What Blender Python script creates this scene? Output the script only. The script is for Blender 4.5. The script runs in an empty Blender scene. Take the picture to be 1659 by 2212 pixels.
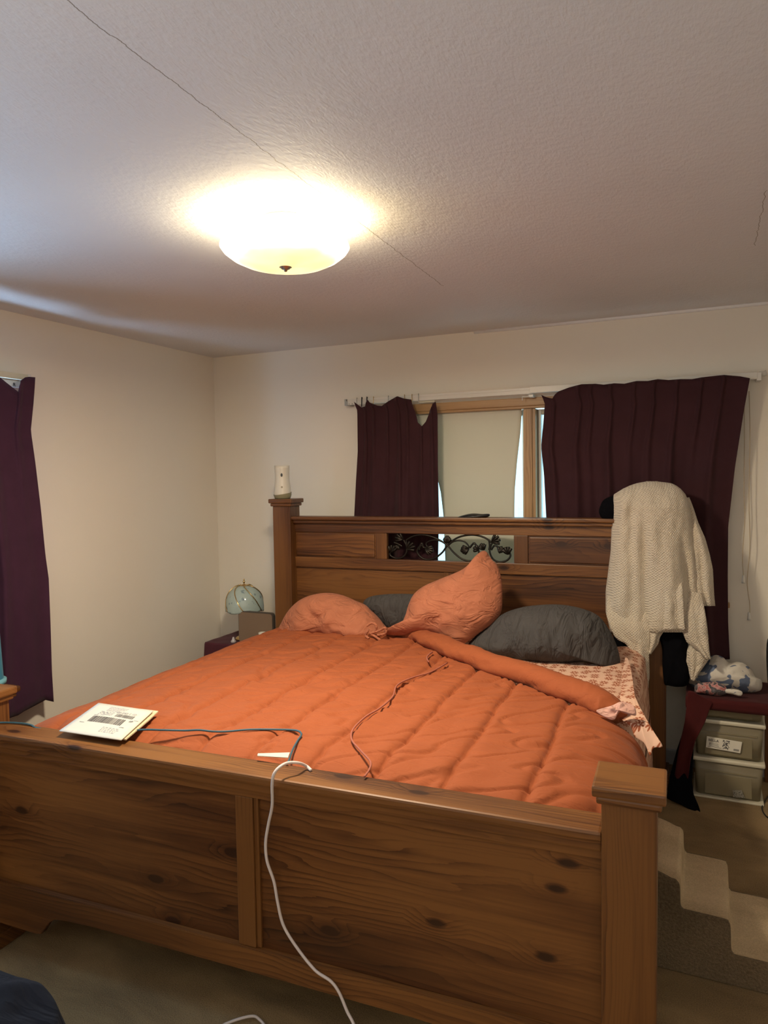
import bpy, bmesh, math, random
from mathutils import Vector, Matrix, noise
random.seed(7)
PI = math.pi
S = bpy.context.scene
COL = S.collection
# ------------------------------------------------------------------ camera, world, lights, exposure
F_PX, YAW, PITCH, ROLL = 1553.9, .4241, -.0508, -.016
CAM = Vector((3.1696, -4.1547, 1.5976))
cy_, sy_ = math.cos(YAW), math.sin(YAW)
FWD = Vector((-sy_*math.cos(PITCH), cy_*math.cos(PITCH), math.sin(PITCH)))
RT0 = Vector((cy_, sy_, 0)); UP0 = RT0.cross(FWD)
RT = RT0*math.cos(ROLL) + UP0*math.sin(ROLL)
UP = -RT0*math.sin(ROLL) + UP0*math.cos(ROLL)
cd = bpy.data.cameras.new('camera'); cam = bpy.data.objects.new('camera', cd); COL.objects.link(cam)
m = Matrix((RT, UP, -FWD)).transposed().to_4x4(); m.translation = CAM
cam.matrix_world = m
cd.sensor_fit = 'VERTICAL'; cd.sensor_height = 36; cd.sensor_width = 27; cd.lens = F_PX*36/2212
cd.clip_start = .05
S.camera = cam
S.view_settings.view_transform = 'Standard'; S.view_settings.look = 'None'
S.view_settings.exposure = 0.60; S.view_settings.gamma = 1
try: S.view_settings.use_curve_mapping = False
except Exception: pass
w = bpy.data.worlds.new('outdoor_sky'); S.world = w; w.use_nodes = True
bg = w.node_tree.nodes['Background']; bg.inputs[0].default_value = (.55, .87, 1, 1); bg.inputs[1].default_value = 1.6

def area(name, loc, direc, sx, sy, power, color, spread=PI):
    l = bpy.data.lights.new(name, 'AREA'); l.shape = 'RECTANGLE'; l.size = sx; l.size_y = sy
    l.energy = power; l.color = color; l.spread = spread
    o = bpy.data.objects.new(name, l); COL.objects.link(o); o.location = loc
    o.rotation_euler = Vector(direc).to_track_quat('-Z', 'Y').to_euler(); return o
area('daylight_left_window', (-.28, -2.45, 1.5), (1, .05, .06), 1.0, 1.3, 50, (.50, .70, 1))
area('ground_bounce_left_window', (-.35, -2.15, 1.1), (.55, .15, 1), 1.0, .5, 40, (.50, .70, 1))
area('fill_behind_camera', (2.9, -5.2, 1.0), (0, -.05, 1), 2.6, .8, 24, (1, .92, .84), 2.4)  # added soft fill aimed up at the ceiling, not from a window
LAMPC = (1, .80, .52)
LX, LY = 1.893, -2.085
for dx in (-.075, .085):
    l = bpy.data.lights.new('ceiling_bulb_light', 'POINT'); l.energy = 2.5; l.color = (1, .86, .60); l.shadow_soft_size = .03
    o = bpy.data.objects.new('ceiling_bulb_light', l); COL.objects.link(o); o.location = (LX+dx, LY, 2.352)

l = bpy.data.lights.new('ceiling_lamp_glow', 'AREA'); l.shape = 'DISK'; l.size = .24; l.energy = 30; l.color = (1, .84, .62)
o = bpy.data.objects.new('ceiling_lamp_glow', l); COL.objects.link(o); o.location = (LX, LY, 2.262)
# ------------------------------------------------------------------ picture rays and bed frame
def at(px, py, axis, val):
    d = (px-829.5)*RT - (py-1106)*UP + F_PX*FWD
    return CAM + d*((val-CAM[axis])/d[axis])
TH, WD, BL = .0406, 2.278, 2.13
OX, OY = 3.09-WD*math.cos(TH), -2.494-WD*math.sin(TH)
BM = Matrix.Translation((OX, OY, 0)) @ Matrix.Rotation(TH, 4, 'Z'); BI = BM.inverted()
def bat(px, py, axis, val):
    a = BI @ CAM; d = (BI.to_3x3() @ ((px-829.5)*RT - (py-1106)*UP + F_PX*FWD))
    return a + d*((val-a[axis])/d[axis])
def bw(x, y, z): return BM @ Vector((x, y, z))

# ------------------------------------------------------------------ materials
def newmat(name):
    m = bpy.data.materials.new(name); m.use_nodes = True
    nt = m.node_tree; b = nt.nodes['Principled BSDF']; return m, nt, b
def N(nt, t, **k):
    n = nt.nodes.new(t)
    for a, v in k.items():
        if a.startswith('i_'): n.inputs[int(a[2:]) if a[2:].isdigit() else a[2:].replace('_', ' ')].default_value = v
        else: setattr(n, a, v)
    return n
def L(nt, a, b): nt.links.new(a, b)
def mathn(nt, op, a, b=None, c=None, clamp=False):
    n = nt.nodes.new('ShaderNodeMath'); n.operation = op; n.use_clamp = clamp
    for i, v in enumerate((a, b, c)):
        if v is None: continue
        if isinstance(v, (int, float)): n.inputs[i].default_value = v
        else: nt.links.new(v, n.inputs[i])
    return n.outputs[0]
def ramp(nt, fac, stops):
    r = nt.nodes.new('ShaderNodeValToRGB'); e = r.color_ramp.elements
    while len(e) < len(stops): e.new(.5)
    for i, (p, c) in enumerate(stops): e[i].position = p; e[i].color = (c[0], c[1], c[2], 1)
    nt.links.new(fac, r.inputs[0]); return r.outputs[0]
def coords(nt, scale=(1, 1, 1), rot=(0, 0, 0), loc=(0, 0, 0)):
    tc = nt.nodes.new('ShaderNodeTexCoord'); mp = nt.nodes.new('ShaderNodeMapping')
    mp.inputs['Scale'].default_value = scale; mp.inputs['Rotation'].default_value = rot; mp.inputs['Location'].default_value = loc
    nt.links.new(tc.outputs['Object'], mp.inputs[0]); return mp.outputs[0]
def noi(nt, vec, scale, detail=3, rough=.5, dist=0):
    n = nt.nodes.new('ShaderNodeTexNoise'); n.inputs['Scale'].default_value = scale; n.inputs['Detail'].default_value = detail
    n.inputs['Roughness'].default_value = rough; n.inputs['Distortion'].default_value = dist
    nt.links.new(vec, n.inputs['Vector']); return n.outputs[0]
def bump(nt, b, h, strength, dist):
    n = nt.nodes.new('ShaderNodeBump'); n.inputs['Strength'].default_value = strength; n.inputs['Distance'].default_value = dist
    nt.links.new(h, n.inputs['Height']); nt.links.new(n.outputs[0], b.inputs['Normal'])
def plain(name, col, rough=.5, metal=0, nscale=0, nstr=.2, ndist=.001, var=0, sheen=0, emit=None, es=0, vscale=None, cs=(1, 1, 1)):
    m, nt, b = newmat(name)
    b.inputs['Base Color'].default_value = (*col, 1); b.inputs['Roughness'].default_value = rough; b.inputs['Metallic'].default_value = metal
    if nscale or var:
        v = coords(nt, cs)
        if nscale: bump(nt, b, noi(nt, v, nscale, 4), nstr, ndist)
        if var:
            f = noi(nt, v, vscale or 6, 4)
            c = ramp(nt, f, [(.3, [x*(1-var) for x in col]), (.7, [min(1, x*(1+var)) for x in col])]); L(nt, c, b.inputs['Base Color'])
    if rough > .9: b.inputs['Specular IOR Level'].default_value = .1
    if sheen: b.inputs['Sheen Weight'].default_value = sheen
    if emit: b.inputs['Emission Color'].default_value = (*emit, 1); b.inputs['Emission Strength'].default_value = es
    return m
def wood(name, axis, dark, mid, light, seed=0, knots=True, rough=.42, lines=46):
    """pine grain running along axis (0 x, 1 y, 2 z), cathedral lines and knots"""
    m, nt, b = newmat(name)
    sc = [1, 1, 1]; v = coords(nt, (1, 1, 1), loc=(seed*3.1, seed*1.7, seed*2.3))
    sep = nt.nodes.new('ShaderNodeSeparateXYZ'); L(nt, v, sep.inputs[0])
    a = sep.outputs[axis]; oth = [sep.outputs[i] for i in range(3) if i != axis]
    crs = mathn(nt, 'ADD', oth[0], oth[1])
    cmb = nt.nodes.new('ShaderNodeCombineXYZ'); L(nt, a, cmb.inputs[0]); L(nt, crs, cmb.inputs[1])
    stretch = nt.nodes.new('ShaderNodeMapping'); stretch.inputs['Scale'].default_value = (1.0, 5.5, 1); L(nt, cmb.outputs[0], stretch.inputs[0])
    low = noi(nt, stretch.outputs[0], 1.5, 2, .45)
    # knots
    km = nt.nodes.new('ShaderNodeMapping'); km.inputs['Scale'].default_value = (3.4, 7.5, 1); L(nt, cmb.outputs[0], km.inputs[0])
    vo = nt.nodes.new('ShaderNodeTexVoronoi'); vo.voronoi_dimensions = '2D'; vo.inputs['Scale'].default_value = 1.0; L(nt, km.outputs[0], vo.inputs['Vector'])
    d = vo.outputs['Distance']
    sepc = nt.nodes.new('ShaderNodeSeparateColor'); L(nt, vo.outputs['Color'], sepc.inputs[0])
    has = mathn(nt, 'GREATER_THAN', sepc.outputs[0], .74 if knots else 2.0)
    kf = mathn(nt, 'MULTIPLY', mathn(nt, 'SUBTRACT', 1.0, mathn(nt, 'MULTIPLY', d, 3.2), clamp=True), has)
    ph = mathn(nt, 'ADD', mathn(nt, 'MULTIPLY', crs, lines*1.0), mathn(nt, 'MULTIPLY', low, 9.0))
    ph = mathn(nt, 'ADD', ph, mathn(nt, 'MULTIPLY', kf, 3.0))
    fine = nt.nodes.new('ShaderNodeMapping'); fine.inputs['Scale'].default_value = (3, 150, 1); L(nt, cmb.outputs[0], fine.inputs[0])
    fn = noi(nt, fine.outputs[0], 1.0, 3, .6)
    ph = mathn(nt, 'ADD', ph, mathn(nt, 'MULTIPLY', fn, .35))
    ring = mathn(nt, 'FRACT', ph)
    ring = mathn(nt, 'POWER', ring, 3.0)
    patch = noi(nt, stretch.outputs[0], .8, 2, .5)
    sm_ = nt.nodes.new('ShaderNodeMapping'); sm_.inputs['Scale'].default_value = (1.3, 30, 1); L(nt, cmb.outputs[0], sm_.inputs[0])
    streak = noi(nt, sm_.outputs[0], 1.0, 4, .6, .3)
    zone = noi(nt, stretch.outputs[0], 1.1, 1, .5)
    zn = mathn(nt, 'MULTIPLY', mathn(nt, 'SUBTRACT', zone, .35), 4.0, clamp=True)
    val = mathn(nt, 'ADD', mathn(nt, 'MULTIPLY', mathn(nt, 'MULTIPLY', ring, zn), -.30), mathn(nt, 'MULTIPLY', fn, .30))
    val = mathn(nt, 'ADD', val, mathn(nt, 'MULTIPLY', mathn(nt, 'SUBTRACT', streak, .5), .62))
    val = mathn(nt, 'ADD', val, mathn(nt, 'SUBTRACT', mathn(nt, 'MULTIPLY', patch, 1.25), .20))
    core = mathn(nt, 'POWER', kf, 1.0)
    val = mathn(nt, 'SUBTRACT', val, mathn(nt, 'MULTIPLY', core, .12))
    kc = mathn(nt, 'SUBTRACT', 1.0, mathn(nt, 'MULTIPLY', d, 9.0), clamp=True)
    val = mathn(nt, 'SUBTRACT', val, mathn(nt, 'MULTIPLY', mathn(nt, 'MULTIPLY', kc, has), .9))
    c = ramp(nt, val, [(.12, dark), (.42, mid), (.72, light)])
    L(nt, c, b.inputs['Base Color']); b.inputs['Roughness'].default_value = rough
    bump(nt, b, val, .12, .002)
    return m
WD_ = (.032, .010, .003); WM = (.098, .034, .009); WL = (.205, .083, .021)
M = {}
M['wood_x'] = wood('pine_wood_horizontal_grain', 0, WD_, WM, WL, 0)
M['wood_x2'] = wood('pine_wood_horizontal_rail', 0, WD_, WM, WL, 2, lines=70)
M['wood_z'] = wood('pine_wood_vertical_grain', 2, WD_, [x*.88 for x in WM], [x*.85 for x in WL], 1, knots=False, lines=90)
M['wood_y'] = wood('pine_wood_side_grain', 1, WD_, WM, WL, 3, lines=60)
M['oak'] = wood('oak_window_trim', 2, (.20, .09, .03), (.42, .24, .10), (.55, .34, .16), 5, knots=False, lines=90)
M['oak_x'] = wood('oak_window_trim_horizontal', 0, (.20, .09, .03), (.42, .24, .10), (.55, .34, .16), 6, knots=False, lines=90)
M['wall'] = plain('cream_wall_paint', (.84, .785, .68), .6, nscale=220, nstr=.15, ndist=.0006, var=.02, vscale=1.3)
M['floor'] = None
M['white'] = plain('white_painted_metal', (.72, .70, .64), .35)
M['grey_metal'] = plain('grey_bracket_metal', (.42, .43, .40), .35, metal=.3)
M['iron'] = plain('dark_cast_iron', (.028, .023, .018), .42, metal=.75, nscale=90, nstr=.3, ndist=.001)
M['brass'] = plain('polished_brass', (.62, .44, .20), .22, metal=1, nscale=30, nstr=.05)
M['chrome'] = plain('brushed_nickel', (.45, .43, .38), .3, metal=1)
M['black'] = plain('black_fabric', (.0025, .0025, .004), .95, nscale=300, nstr=.4)
M['blackplastic'] = plain('black_plastic', (.012, .012, .013), .35)

def ceiling_mat():
    m, nt, b = newmat('textured_ceiling_paint'); v = coords(nt)
    a = noi(nt, coords(nt, (1, .35, 1), rot=(0, 0, .5)), 150, 4, .6); c2 = noi(nt, v, 45, 3, .5)
    h = mathn(nt, 'ADD', mathn(nt, 'MULTIPLY', a, .7), mathn(nt, 'MULTIPLY', c2, .8))
    sep = nt.nodes.new('ShaderNodeSeparateXYZ'); L(nt, v, sep.inputs[0])
    X, Y = sep.outputs[0], sep.outputs[1]
    wob = mathn(nt, 'MULTIPLY', mathn(nt, 'SUBTRACT', noi(nt, coords(nt, (0, 1, 0)), 14, 4, .6), .5), .03)
    def crack(x0, slope, y0, y1, wdt):
        xx = mathn(nt, 'ADD', mathn(nt, 'MULTIPLY', mathn(nt, 'SUBTRACT', Y, -2.0), slope), x0)
        dd = mathn(nt, 'ABSOLUTE', mathn(nt, 'SUBTRACT', mathn(nt, 'ADD', X, wob), xx))
        k = mathn(nt, 'LESS_THAN', dd, wdt)
        return mathn(nt, 'MULTIPLY', mathn(nt, 'MULTIPLY', k, mathn(nt, 'LESS_THAN', Y, y1)), mathn(nt, 'GREATER_THAN', Y, y0))
    k = mathn(nt, 'MAXIMUM', crack(2.105, -.025, -3.6, -1.06, .0013), crack(3.323, 0, -1.65, -1.06, .0011))
    mx = nt.nodes.new('ShaderNodeMix'); mx.data_type = 'RGBA'; L(nt, k, mx.inputs[0])
    pv = ramp(nt, noi(nt, v, 1.2, 3), [(.35, (.70, .70, .705)), (.65, (.755, .755, .76))])
    L(nt, pv, mx.inputs[6]); mx.inputs[7].default_value = (.30, .27, .23, 1)
    L(nt, mx.outputs[2], b.inputs['Base Color']); b.inputs['Roughness'].default_value = .7
    bump(nt, b, mathn(nt, 'SUBTRACT', h, mathn(nt, 'MULTIPLY', k, 1.2)), .55, .004)
    return m
M['ceiling'] = ceiling_mat()
def carpet(name, c0, c1, sc=260, dist=.006):
    m, nt, b = newmat(name); v = coords(nt)
    f = noi(nt, v, sc, 4, .7); g = noi(nt, coords(nt, (1, 2.2, 1), rot=(0, 0, .5)), 2.6, 4, .55, .6)
    val = mathn(nt, 'ADD', mathn(nt, 'MULTIPLY', f, .6), mathn(nt, 'MULTIPLY', g, .55))
    L(nt, ramp(nt, val, [(.40, c0), (.72, c1)]), b.inputs['Base Color']); b.inputs['Roughness'].default_value = .98
    b.inputs['Sheen Weight'].default_value = .05; b.inputs['Specular IOR Level'].default_value = .1
    bump(nt, b, f, .9, dist); return m
M['floor'] = carpet('beige_carpet', (.17, .112, .054), (.45, .310, .150))
M['step'] = carpet('tan_step_carpet_lamplit', (.45, .33, .19), (.75, .58, .36), 200, .008)  # tread colour lightened against the sides to carry the lamp light from above
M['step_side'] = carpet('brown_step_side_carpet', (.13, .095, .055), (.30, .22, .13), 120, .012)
def fabric(name, col, rough=.85, wr=.5, wscale=7, cs=(1, 1, 1), rot=(0, 0, 0), var=.10, wd=.02, sheen=.3):
    m, nt, b = newmat(name); v = coords(nt, cs, rot)
    wrk = noi(nt, v, wscale, 3, .55, .9); rid = mathn(nt, 'ABSOLUTE', mathn(nt, 'SUBTRACT', wrk, .5))
    rid = mathn(nt, 'SUBTRACT', 1.0, mathn(nt, 'MULTIPLY', rid, 5.0), clamp=True)
    fine = noi(nt, coords(nt), 420, 2, .5)
    h = mathn(nt, 'ADD', mathn(nt, 'MULTIPLY', rid, .5), mathn(nt, 'MULTIPLY', fine, .03))
    h = mathn(nt, 'ADD', h, mathn(nt, 'MULTIPLY', wrk, 1.0))
    bump(nt, b, h, wr, wd)
    f = noi(nt, coords(nt), 9, 5, .6)
    L(nt, ramp(nt, f, [(.3, [x*(1-var) for x in col]), (.7, [x*(1+var) for x in col])]), b.inputs['Base Color'])
    b.inputs['Roughness'].default_value = rough; b.inputs['Sheen Weight'].default_value = sheen*.5; b.inputs['Sheen Roughness'].default_value = .5; b.inputs['Specular IOR Level'].default_value = .12
    return m
M['duvet'] = fabric('rust_orange_microfibre', (.31, .083, .030), .75, .5, 11, (1, 3.2, 1), rot=(0, 0, .35), wd=.005, var=.03, sheen=.05)
M['peach'] = fabric('terracotta_pillowcase', (.42, .150, .080), .75, .6, 9, (1, 1, 1.8), rot=(0, .5, 0), wd=.018, sheen=.1)
M['greycase'] = fabric('charcoal_grey_pillowcase', (.068, .063, .060), .85, .6, 7, (2.4, 1, 1), rot=(0, -.9, 0), wd=.03, sheen=.05)
M['pink'] = fabric('pale_pink_lining', (.60, .34, .27), .8, .5, 14)
M['plum'] = fabric('dark_plum_curtain_cloth', (.046, .016, .020), .75, .12, 12, (1, 1, .3), wd=.006, sheen=.15)
M['plum_daylit'] = fabric('plum_curtain_cloth_daylight_tint', (.056, .020, .042), .75, .12, 12, (1, 1, .3), wd=.006, sheen=.15)  # purple daylight tint mixed into the plum colour of the side curtain
M['maroon'] = fabric('maroon_table_cloth', (.062, .011, .011), .9, .2, 8, wd=.006, sheen=.1)
M['navy'] = fabric('navy_blanket_cloth', (.004, .0055, .011), .95, .5, 5, (1, 2, 1), wd=.03, sheen=.04)
def knit():
    m, nt, b = newmat('cream_waffle_knit')
    tc = nt.nodes.new('ShaderNodeTexCoord'); sep = nt.nodes.new('ShaderNodeSeparateXYZ'); L(nt, tc.outputs['Object'], sep.inputs[0])
    nv = noi(nt, tc.outputs['Object'], 5, 2)
    X = mathn(nt, 'ADD', mathn(nt, 'ADD', sep.outputs[0], mathn(nt, 'MULTIPLY', sep.outputs[1], .6)), mathn(nt, 'MULTIPLY', nv, .03))
    Z = mathn(nt, 'ADD', sep.outputs[2], mathn(nt, 'MULTIPLY', nv, .04))
    s = mathn(nt, 'MULTIPLY', mathn(nt, 'SINE', mathn(nt, 'MULTIPLY', X, 480)), mathn(nt, 'SINE', mathn(nt, 'MULTIPLY', Z, 480)))
    f = noi(nt, tc.outputs['Object'], 240, 3, .6)
    h = mathn(nt, 'ADD', mathn(nt, 'MULTIPLY', s, .30), f)
    bump(nt, b, h, .9, .006)
    L(nt, ramp(nt, h, [(.1, (.52, .43, .32)), (.75, (.82, .72, .57))]), b.inputs['Base Color'])
    b.inputs['Roughness'].default_value = 1; b.inputs['Sheen Weight'].default_value = .3
    return m
M['knit'] = knit()
def floral():
    m, nt, b = newmat('floral_sheet_print'); v = coords(nt, (1, 1, .8))
    vo = nt.nodes.new('ShaderNodeTexVoronoi'); vo.inputs['Scale'].default_value = 21; vo.inputs['Randomness'].default_value = .55
    vo.voronoi_dimensions = '2D'; 
    sv = nt.nodes.new('ShaderNodeSeparateXYZ'); L(nt, v, sv.inputs[0])
    cb = nt.nodes.new('ShaderNodeCombineXYZ'); L(nt, mathn(nt, 'ADD', sv.outputs[0], mathn(nt, 'MULTIPLY', sv.outputs[2], -.7)), cb.inputs[0]); L(nt, sv.outputs[1], cb.inputs[1])
    L(nt, cb.outputs[0], vo.inputs['Vector'])
    sub = nt.nodes.new('ShaderNodeVectorMath'); sub.operation = 'SUBTRACT'; L(nt, cb.outputs[0], sub.inputs[0]); L(nt, vo.outputs['Position'], sub.inputs[1])
    sp = nt.nodes.new('ShaderNodeSeparateXYZ'); L(nt, sub.outputs[0], sp.inputs[0])
    r = nt.nodes.new('ShaderNodeVectorMath'); r.operation = 'LENGTH'; L(nt, sub.outputs[0], r.inputs[0]); r = r.outputs['Value']
    ang = mathn(nt, 'ARCTAN2', sp.outputs[1], sp.outputs[0])
    pet = mathn(nt, 'ABSOLUTE', mathn(nt, 'COSINE', mathn(nt, 'MULTIPLY', ang, 4.0)))
    lim = mathn(nt, 'ADD', .006, mathn(nt, 'MULTIPLY', pet, .014))
    a = mathn(nt, 'MULTIPLY', mathn(nt, 'LESS_THAN', r, lim), mathn(nt, 'GREATER_THAN', r, .0050))
    mx = nt.nodes.new('ShaderNodeMix'); mx.data_type = 'RGBA'; L(nt, a, mx.inputs[0])
    mx.inputs[6].default_value = (.72, .46, .33, 1); mx.inputs[7].default_value = (.33, .085, .03, 1)
    L(nt, mx.outputs[2], b.inputs['Base Color']); b.inputs['Roughness'].default_value = .85
    bump(nt, b, noi(nt, coords(nt), 12, 3, .5, .8), .4, .012); return m
M['floral'] = floral()
def blotch():
    m, nt, b = newmat('white_cloth_with_blue_grey_print'); v = coords(nt)
    f = noi(nt, v, 17, 1.5, .5, .8)
    L(nt, ramp(nt, f, [(.56, (.66, .62, .54)), (.585, (.13, .17, .26))]), b.inputs['Base Color']); b.inputs['Roughness'].default_value = .9
    bump(nt, b, noi(nt, v, 14, 3, .5, 1), .5, .015); return m
def blotch2():
    m, nt, b = newmat('pink_and_black_printed_cloth'); v = coords(nt)
    f = noi(nt, v, 24, 2, .6, 1)
    L(nt, ramp(nt, f, [(.38, (.42, .13, .12)), (.47, (.50, .30, .28)), (.50, (.05, .05, .055)), (.6, (.14, .13, .14))]), b.inputs['Base Color']); b.inputs['Roughness'].default_value = .9
    bump(nt, b, noi(nt, v, 18, 3, .5, 1), .5, .012); return m
def glassy(name, tint=(1, 1, 1), rough=.02, mixf=.12):
    m, nt, b = newmat(name); nt.nodes.remove(b)
    t = nt.nodes.new('ShaderNodeBsdfTransparent'); t.inputs[0].default_value = (*tint, 1)
    g = nt.nodes.new('ShaderNodeBsdfGlossy'); g.inputs['Roughness'].default_value = rough
    x = nt.nodes.new('ShaderNodeMixShader'); x.inputs[0].default_value = mixf
    L(nt, t.outputs[0], x.inputs[1]); L(nt, g.outputs[0], x.inputs[2]); L(nt, x.outputs[0], nt.nodes['Material Output'].inputs[0]); return m
M['pane'] = glassy('clear_window_glass', (.92, .98, 1))
def plastic():
    m, nt, b = newmat('translucent_bin_plastic'); 
    b.inputs['Base Color'].default_value = (.42, .36, .24, 1); b.inputs['Roughness'].default_value = .3
    t = nt.nodes.new('ShaderNodeBsdfTransparent'); t.inputs[0].default_value = (.80, .82, .70, 1)
    x = nt.nodes.new('ShaderNodeMixShader'); x.inputs[0].default_value = .50
    L(nt, t.outputs[0], x.inputs[1]); L(nt, b.outputs[0], x.inputs[2]); L(nt, x.outputs[0], nt.nodes['Material Output'].inputs[0]); return m
M['bin'] = plastic()
M['ivory'] = plain('ivory_plastic', (.66, .62, .48), .3)

# ------------------------------------------------------------------ mesh helpers
def mesh_obj(name, bm, mat, parent=None, world=False, smooth=False, autos=None):
    me = bpy.data.meshes.new(name); bmesh.ops.recalc_face_normals(bm, faces=bm.faces[:]) if bm.faces else None
    bm.to_mesh(me); bm.free()
    if smooth:
        for p in me.polygons: p.use_smooth = True
    o = bpy.data.objects.new(name, me); COL.objects.link(o)
    if mat: me.materials.append(mat)
    if parent is not None:
        o.parent = parent
        if world: o.matrix_parent_inverse = wmat(parent).inverted()
    return o
def wmat(o):
    mm = Matrix.LocRotScale(o.location, o.rotation_euler, o.scale)
    return mm if o.parent is None else wmat(o.parent) @ o.matrix_parent_inverse @ mm
def tag(o, label=None, cat=None, group=None, kind=None):
    if label: o['label'] = label
    if cat: o['category'] = cat
    if group: o['group'] = group
    if kind: o['kind'] = kind
    return o
def thing(name, label, cat, loc=(0, 0, 0), rz=0, group=None):
    o = bpy.data.objects.new(name, None); COL.objects.link(o); o.location = loc; o.rotation_euler = (0, 0, rz); o.empty_display_size = .05
    return tag(o, label, cat, group)
def rebase(o):
    """move the origin of a one-mesh thing to the middle of its base"""
    vs = [v.co for v in o.data.vertices]
    c = Vector(((min(v.x for v in vs)+max(v.x for v in vs))/2, (min(v.y for v in vs)+max(v.y for v in vs))/2, min(v.z for v in vs)))
    o.data.transform(Matrix.Translation(-c)); o.location = c; return o
def addbox(bm, x0, x1, y0, y1, z0, z1, bev=0):
    b = bmesh.new(); bmesh.ops.create_cube(b, size=1)
    for v in b.verts: v.co = Vector((x0+(v.co.x+.5)*(x1-x0), y0+(v.co.y+.5)*(y1-y0), z0+(v.co.z+.5)*(z1-z0)))
    if bev: bmesh.ops.bevel(b, geom=b.edges[:], offset=bev, segments=2, affect='EDGES', profile=.6)
    me = bpy.data.meshes.new('t'); b.to_mesh(me); b.free(); bm.from_mesh(me); bpy.data.meshes.remove(me)
def box(name, x0, x1, y0, y1, z0, z1, mat, parent=None, bev=0, world=False):
    bm = bmesh.new(); addbox(bm, x0, x1, y0, y1, z0, z1, bev); return mesh_obj(name, bm, mat, parent, world)
def catmull(pts, n, closed=False):
    P = [Vector(p) for p in pts]; out = []; k = len(P); segs = k if closed else k-1
    for i in range(segs):
        if closed: a, b, c, d = P[i-1], P[i], P[(i+1) % k], P[(i+2) % k]
        else: a, b, c, d = P[max(i-1, 0)], P[i], P[i+1], P[min(i+2, k-1)]
        for j in range(n):
            t = j/n
            out.append(.5*((2*b)+(c-a)*t+(2*a-5*b+4*c-d)*t*t+(3*b-a-3*c+d)*t**3))
    if not closed: out.append(P[-1].copy())
    return out
def addtube(bm, pts, r, seg=8, cap=True, flat=None):
    rings = []; n = len(pts); prev = None
    for i, p in enumerate(pts):
        t = (pts[min(i+1, n-1)]-pts[max(i-1, 0)]).normalized() if n > 1 else Vector((0, 0, 1))
        if prev is None:
            u = t.cross(Vector((0, 0, 1)));  u = t.cross(Vector((1, 0, 0))) if u.length < .1 else u
        else: u = prev - t*prev.dot(t)
        u.normalize(); prev = u; v = t.cross(u)
        rr = r(i/(n-1)) if callable(r) else r
        rings.append([bm.verts.new(p+u*rr*math.cos(2*PI*k/seg)+v*rr*math.sin(2*PI*k/seg)) for k in range(seg)])
    for a, b in zip(rings, rings[1:]):
        for k in range(seg): bm.faces.new((a[k], a[(k+1) % seg], b[(k+1) % seg], b[k]))
    if cap: bm.faces.new(rings[0]); bm.faces.new(rings[-1])
def tube(name, pts, r, mat, parent=None, world=False, seg=8, n=8, smoothp=True):
    bm = bmesh.new(); addtube(bm, catmull(pts, n) if smoothp else [Vector(p) for p in pts], r, seg); return mesh_obj(name, bm, mat, parent, world, True)
def addlathe(bm, prof, c, seg=32, mod=None):
    rings = []
    for r, z in prof:
        rings.append([bm.verts.new(Vector((c[0]+r*math.cos(2*PI*k/seg), c[1]+r*math.sin(2*PI*k/seg), c[2]+z))) for k in range(seg)])
    for a, b in zip(rings, rings[1:]):
        for k in range(seg): bm.faces.new((a[k], a[(k+1) % seg], b[(k+1) % seg], b[k]))
    if prof[0][0] > 1e-5: bm.faces.new(rings[0][::-1])
    if prof[-1][0] > 1e-5: bm.faces.new(rings[-1])
def lathe(name, prof, c, mat, parent=None, world=False, seg=32):
    bm = bmesh.new(); addlathe(bm, prof, c, seg); bmesh.ops.remove_doubles(bm, verts=bm.verts, dist=1e-5); return mesh_obj(name, bm, mat, parent, world, True)
def gridmesh(bm, fn, nu, nv):
    V = [[bm.verts.new(fn(i/nu, j/nv)) for i in range(nu+1)] for j in range(nv+1)]
    for j in range(nv):
        for i in range(nu): bm.faces.new((V[j][i], V[j][i+1], V[j+1][i+1], V[j+1][i]))
    return V
def interp(tab, x):
    if x <= tab[0][0]: return tab[0][1]
    for (a, b), (c, d) in zip(tab, tab[1:]):
        if x <= c: return b+(d-b)*(x-a)/(c-a)
    return tab[-1][1]
def sm(a, b, x):
    t = max(0, min(1, (x-a)/(b-a))); return t*t*(3-2*t)
def nz(x, y=0, z=0): return noise.noise(Vector((x, y, z)))
def solid(o, t, off=0):
    md = o.modifiers.new('thickness', 'SOLIDIFY'); md.thickness = t; md.offset = off; return o
def extrude_outline(name, pts2, to3, depth_vec, mat, parent=None, world=False, bev=0):
    bm = bmesh.new(); vs = [bm.verts.new(to3(p)) for p in pts2]; f = bm.faces.new(vs)
    r = bmesh.ops.extrude_face_region(bm, geom=[f])
    for e in r['geom']:
        if isinstance(e, bmesh.types.BMVert): e.co += depth_vec
    if bev: bmesh.ops.bevel(bm, geom=bm.edges[:], offset=bev, segments=2, affect='EDGES')
    return mesh_obj(name, bm, mat, parent, world)
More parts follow.
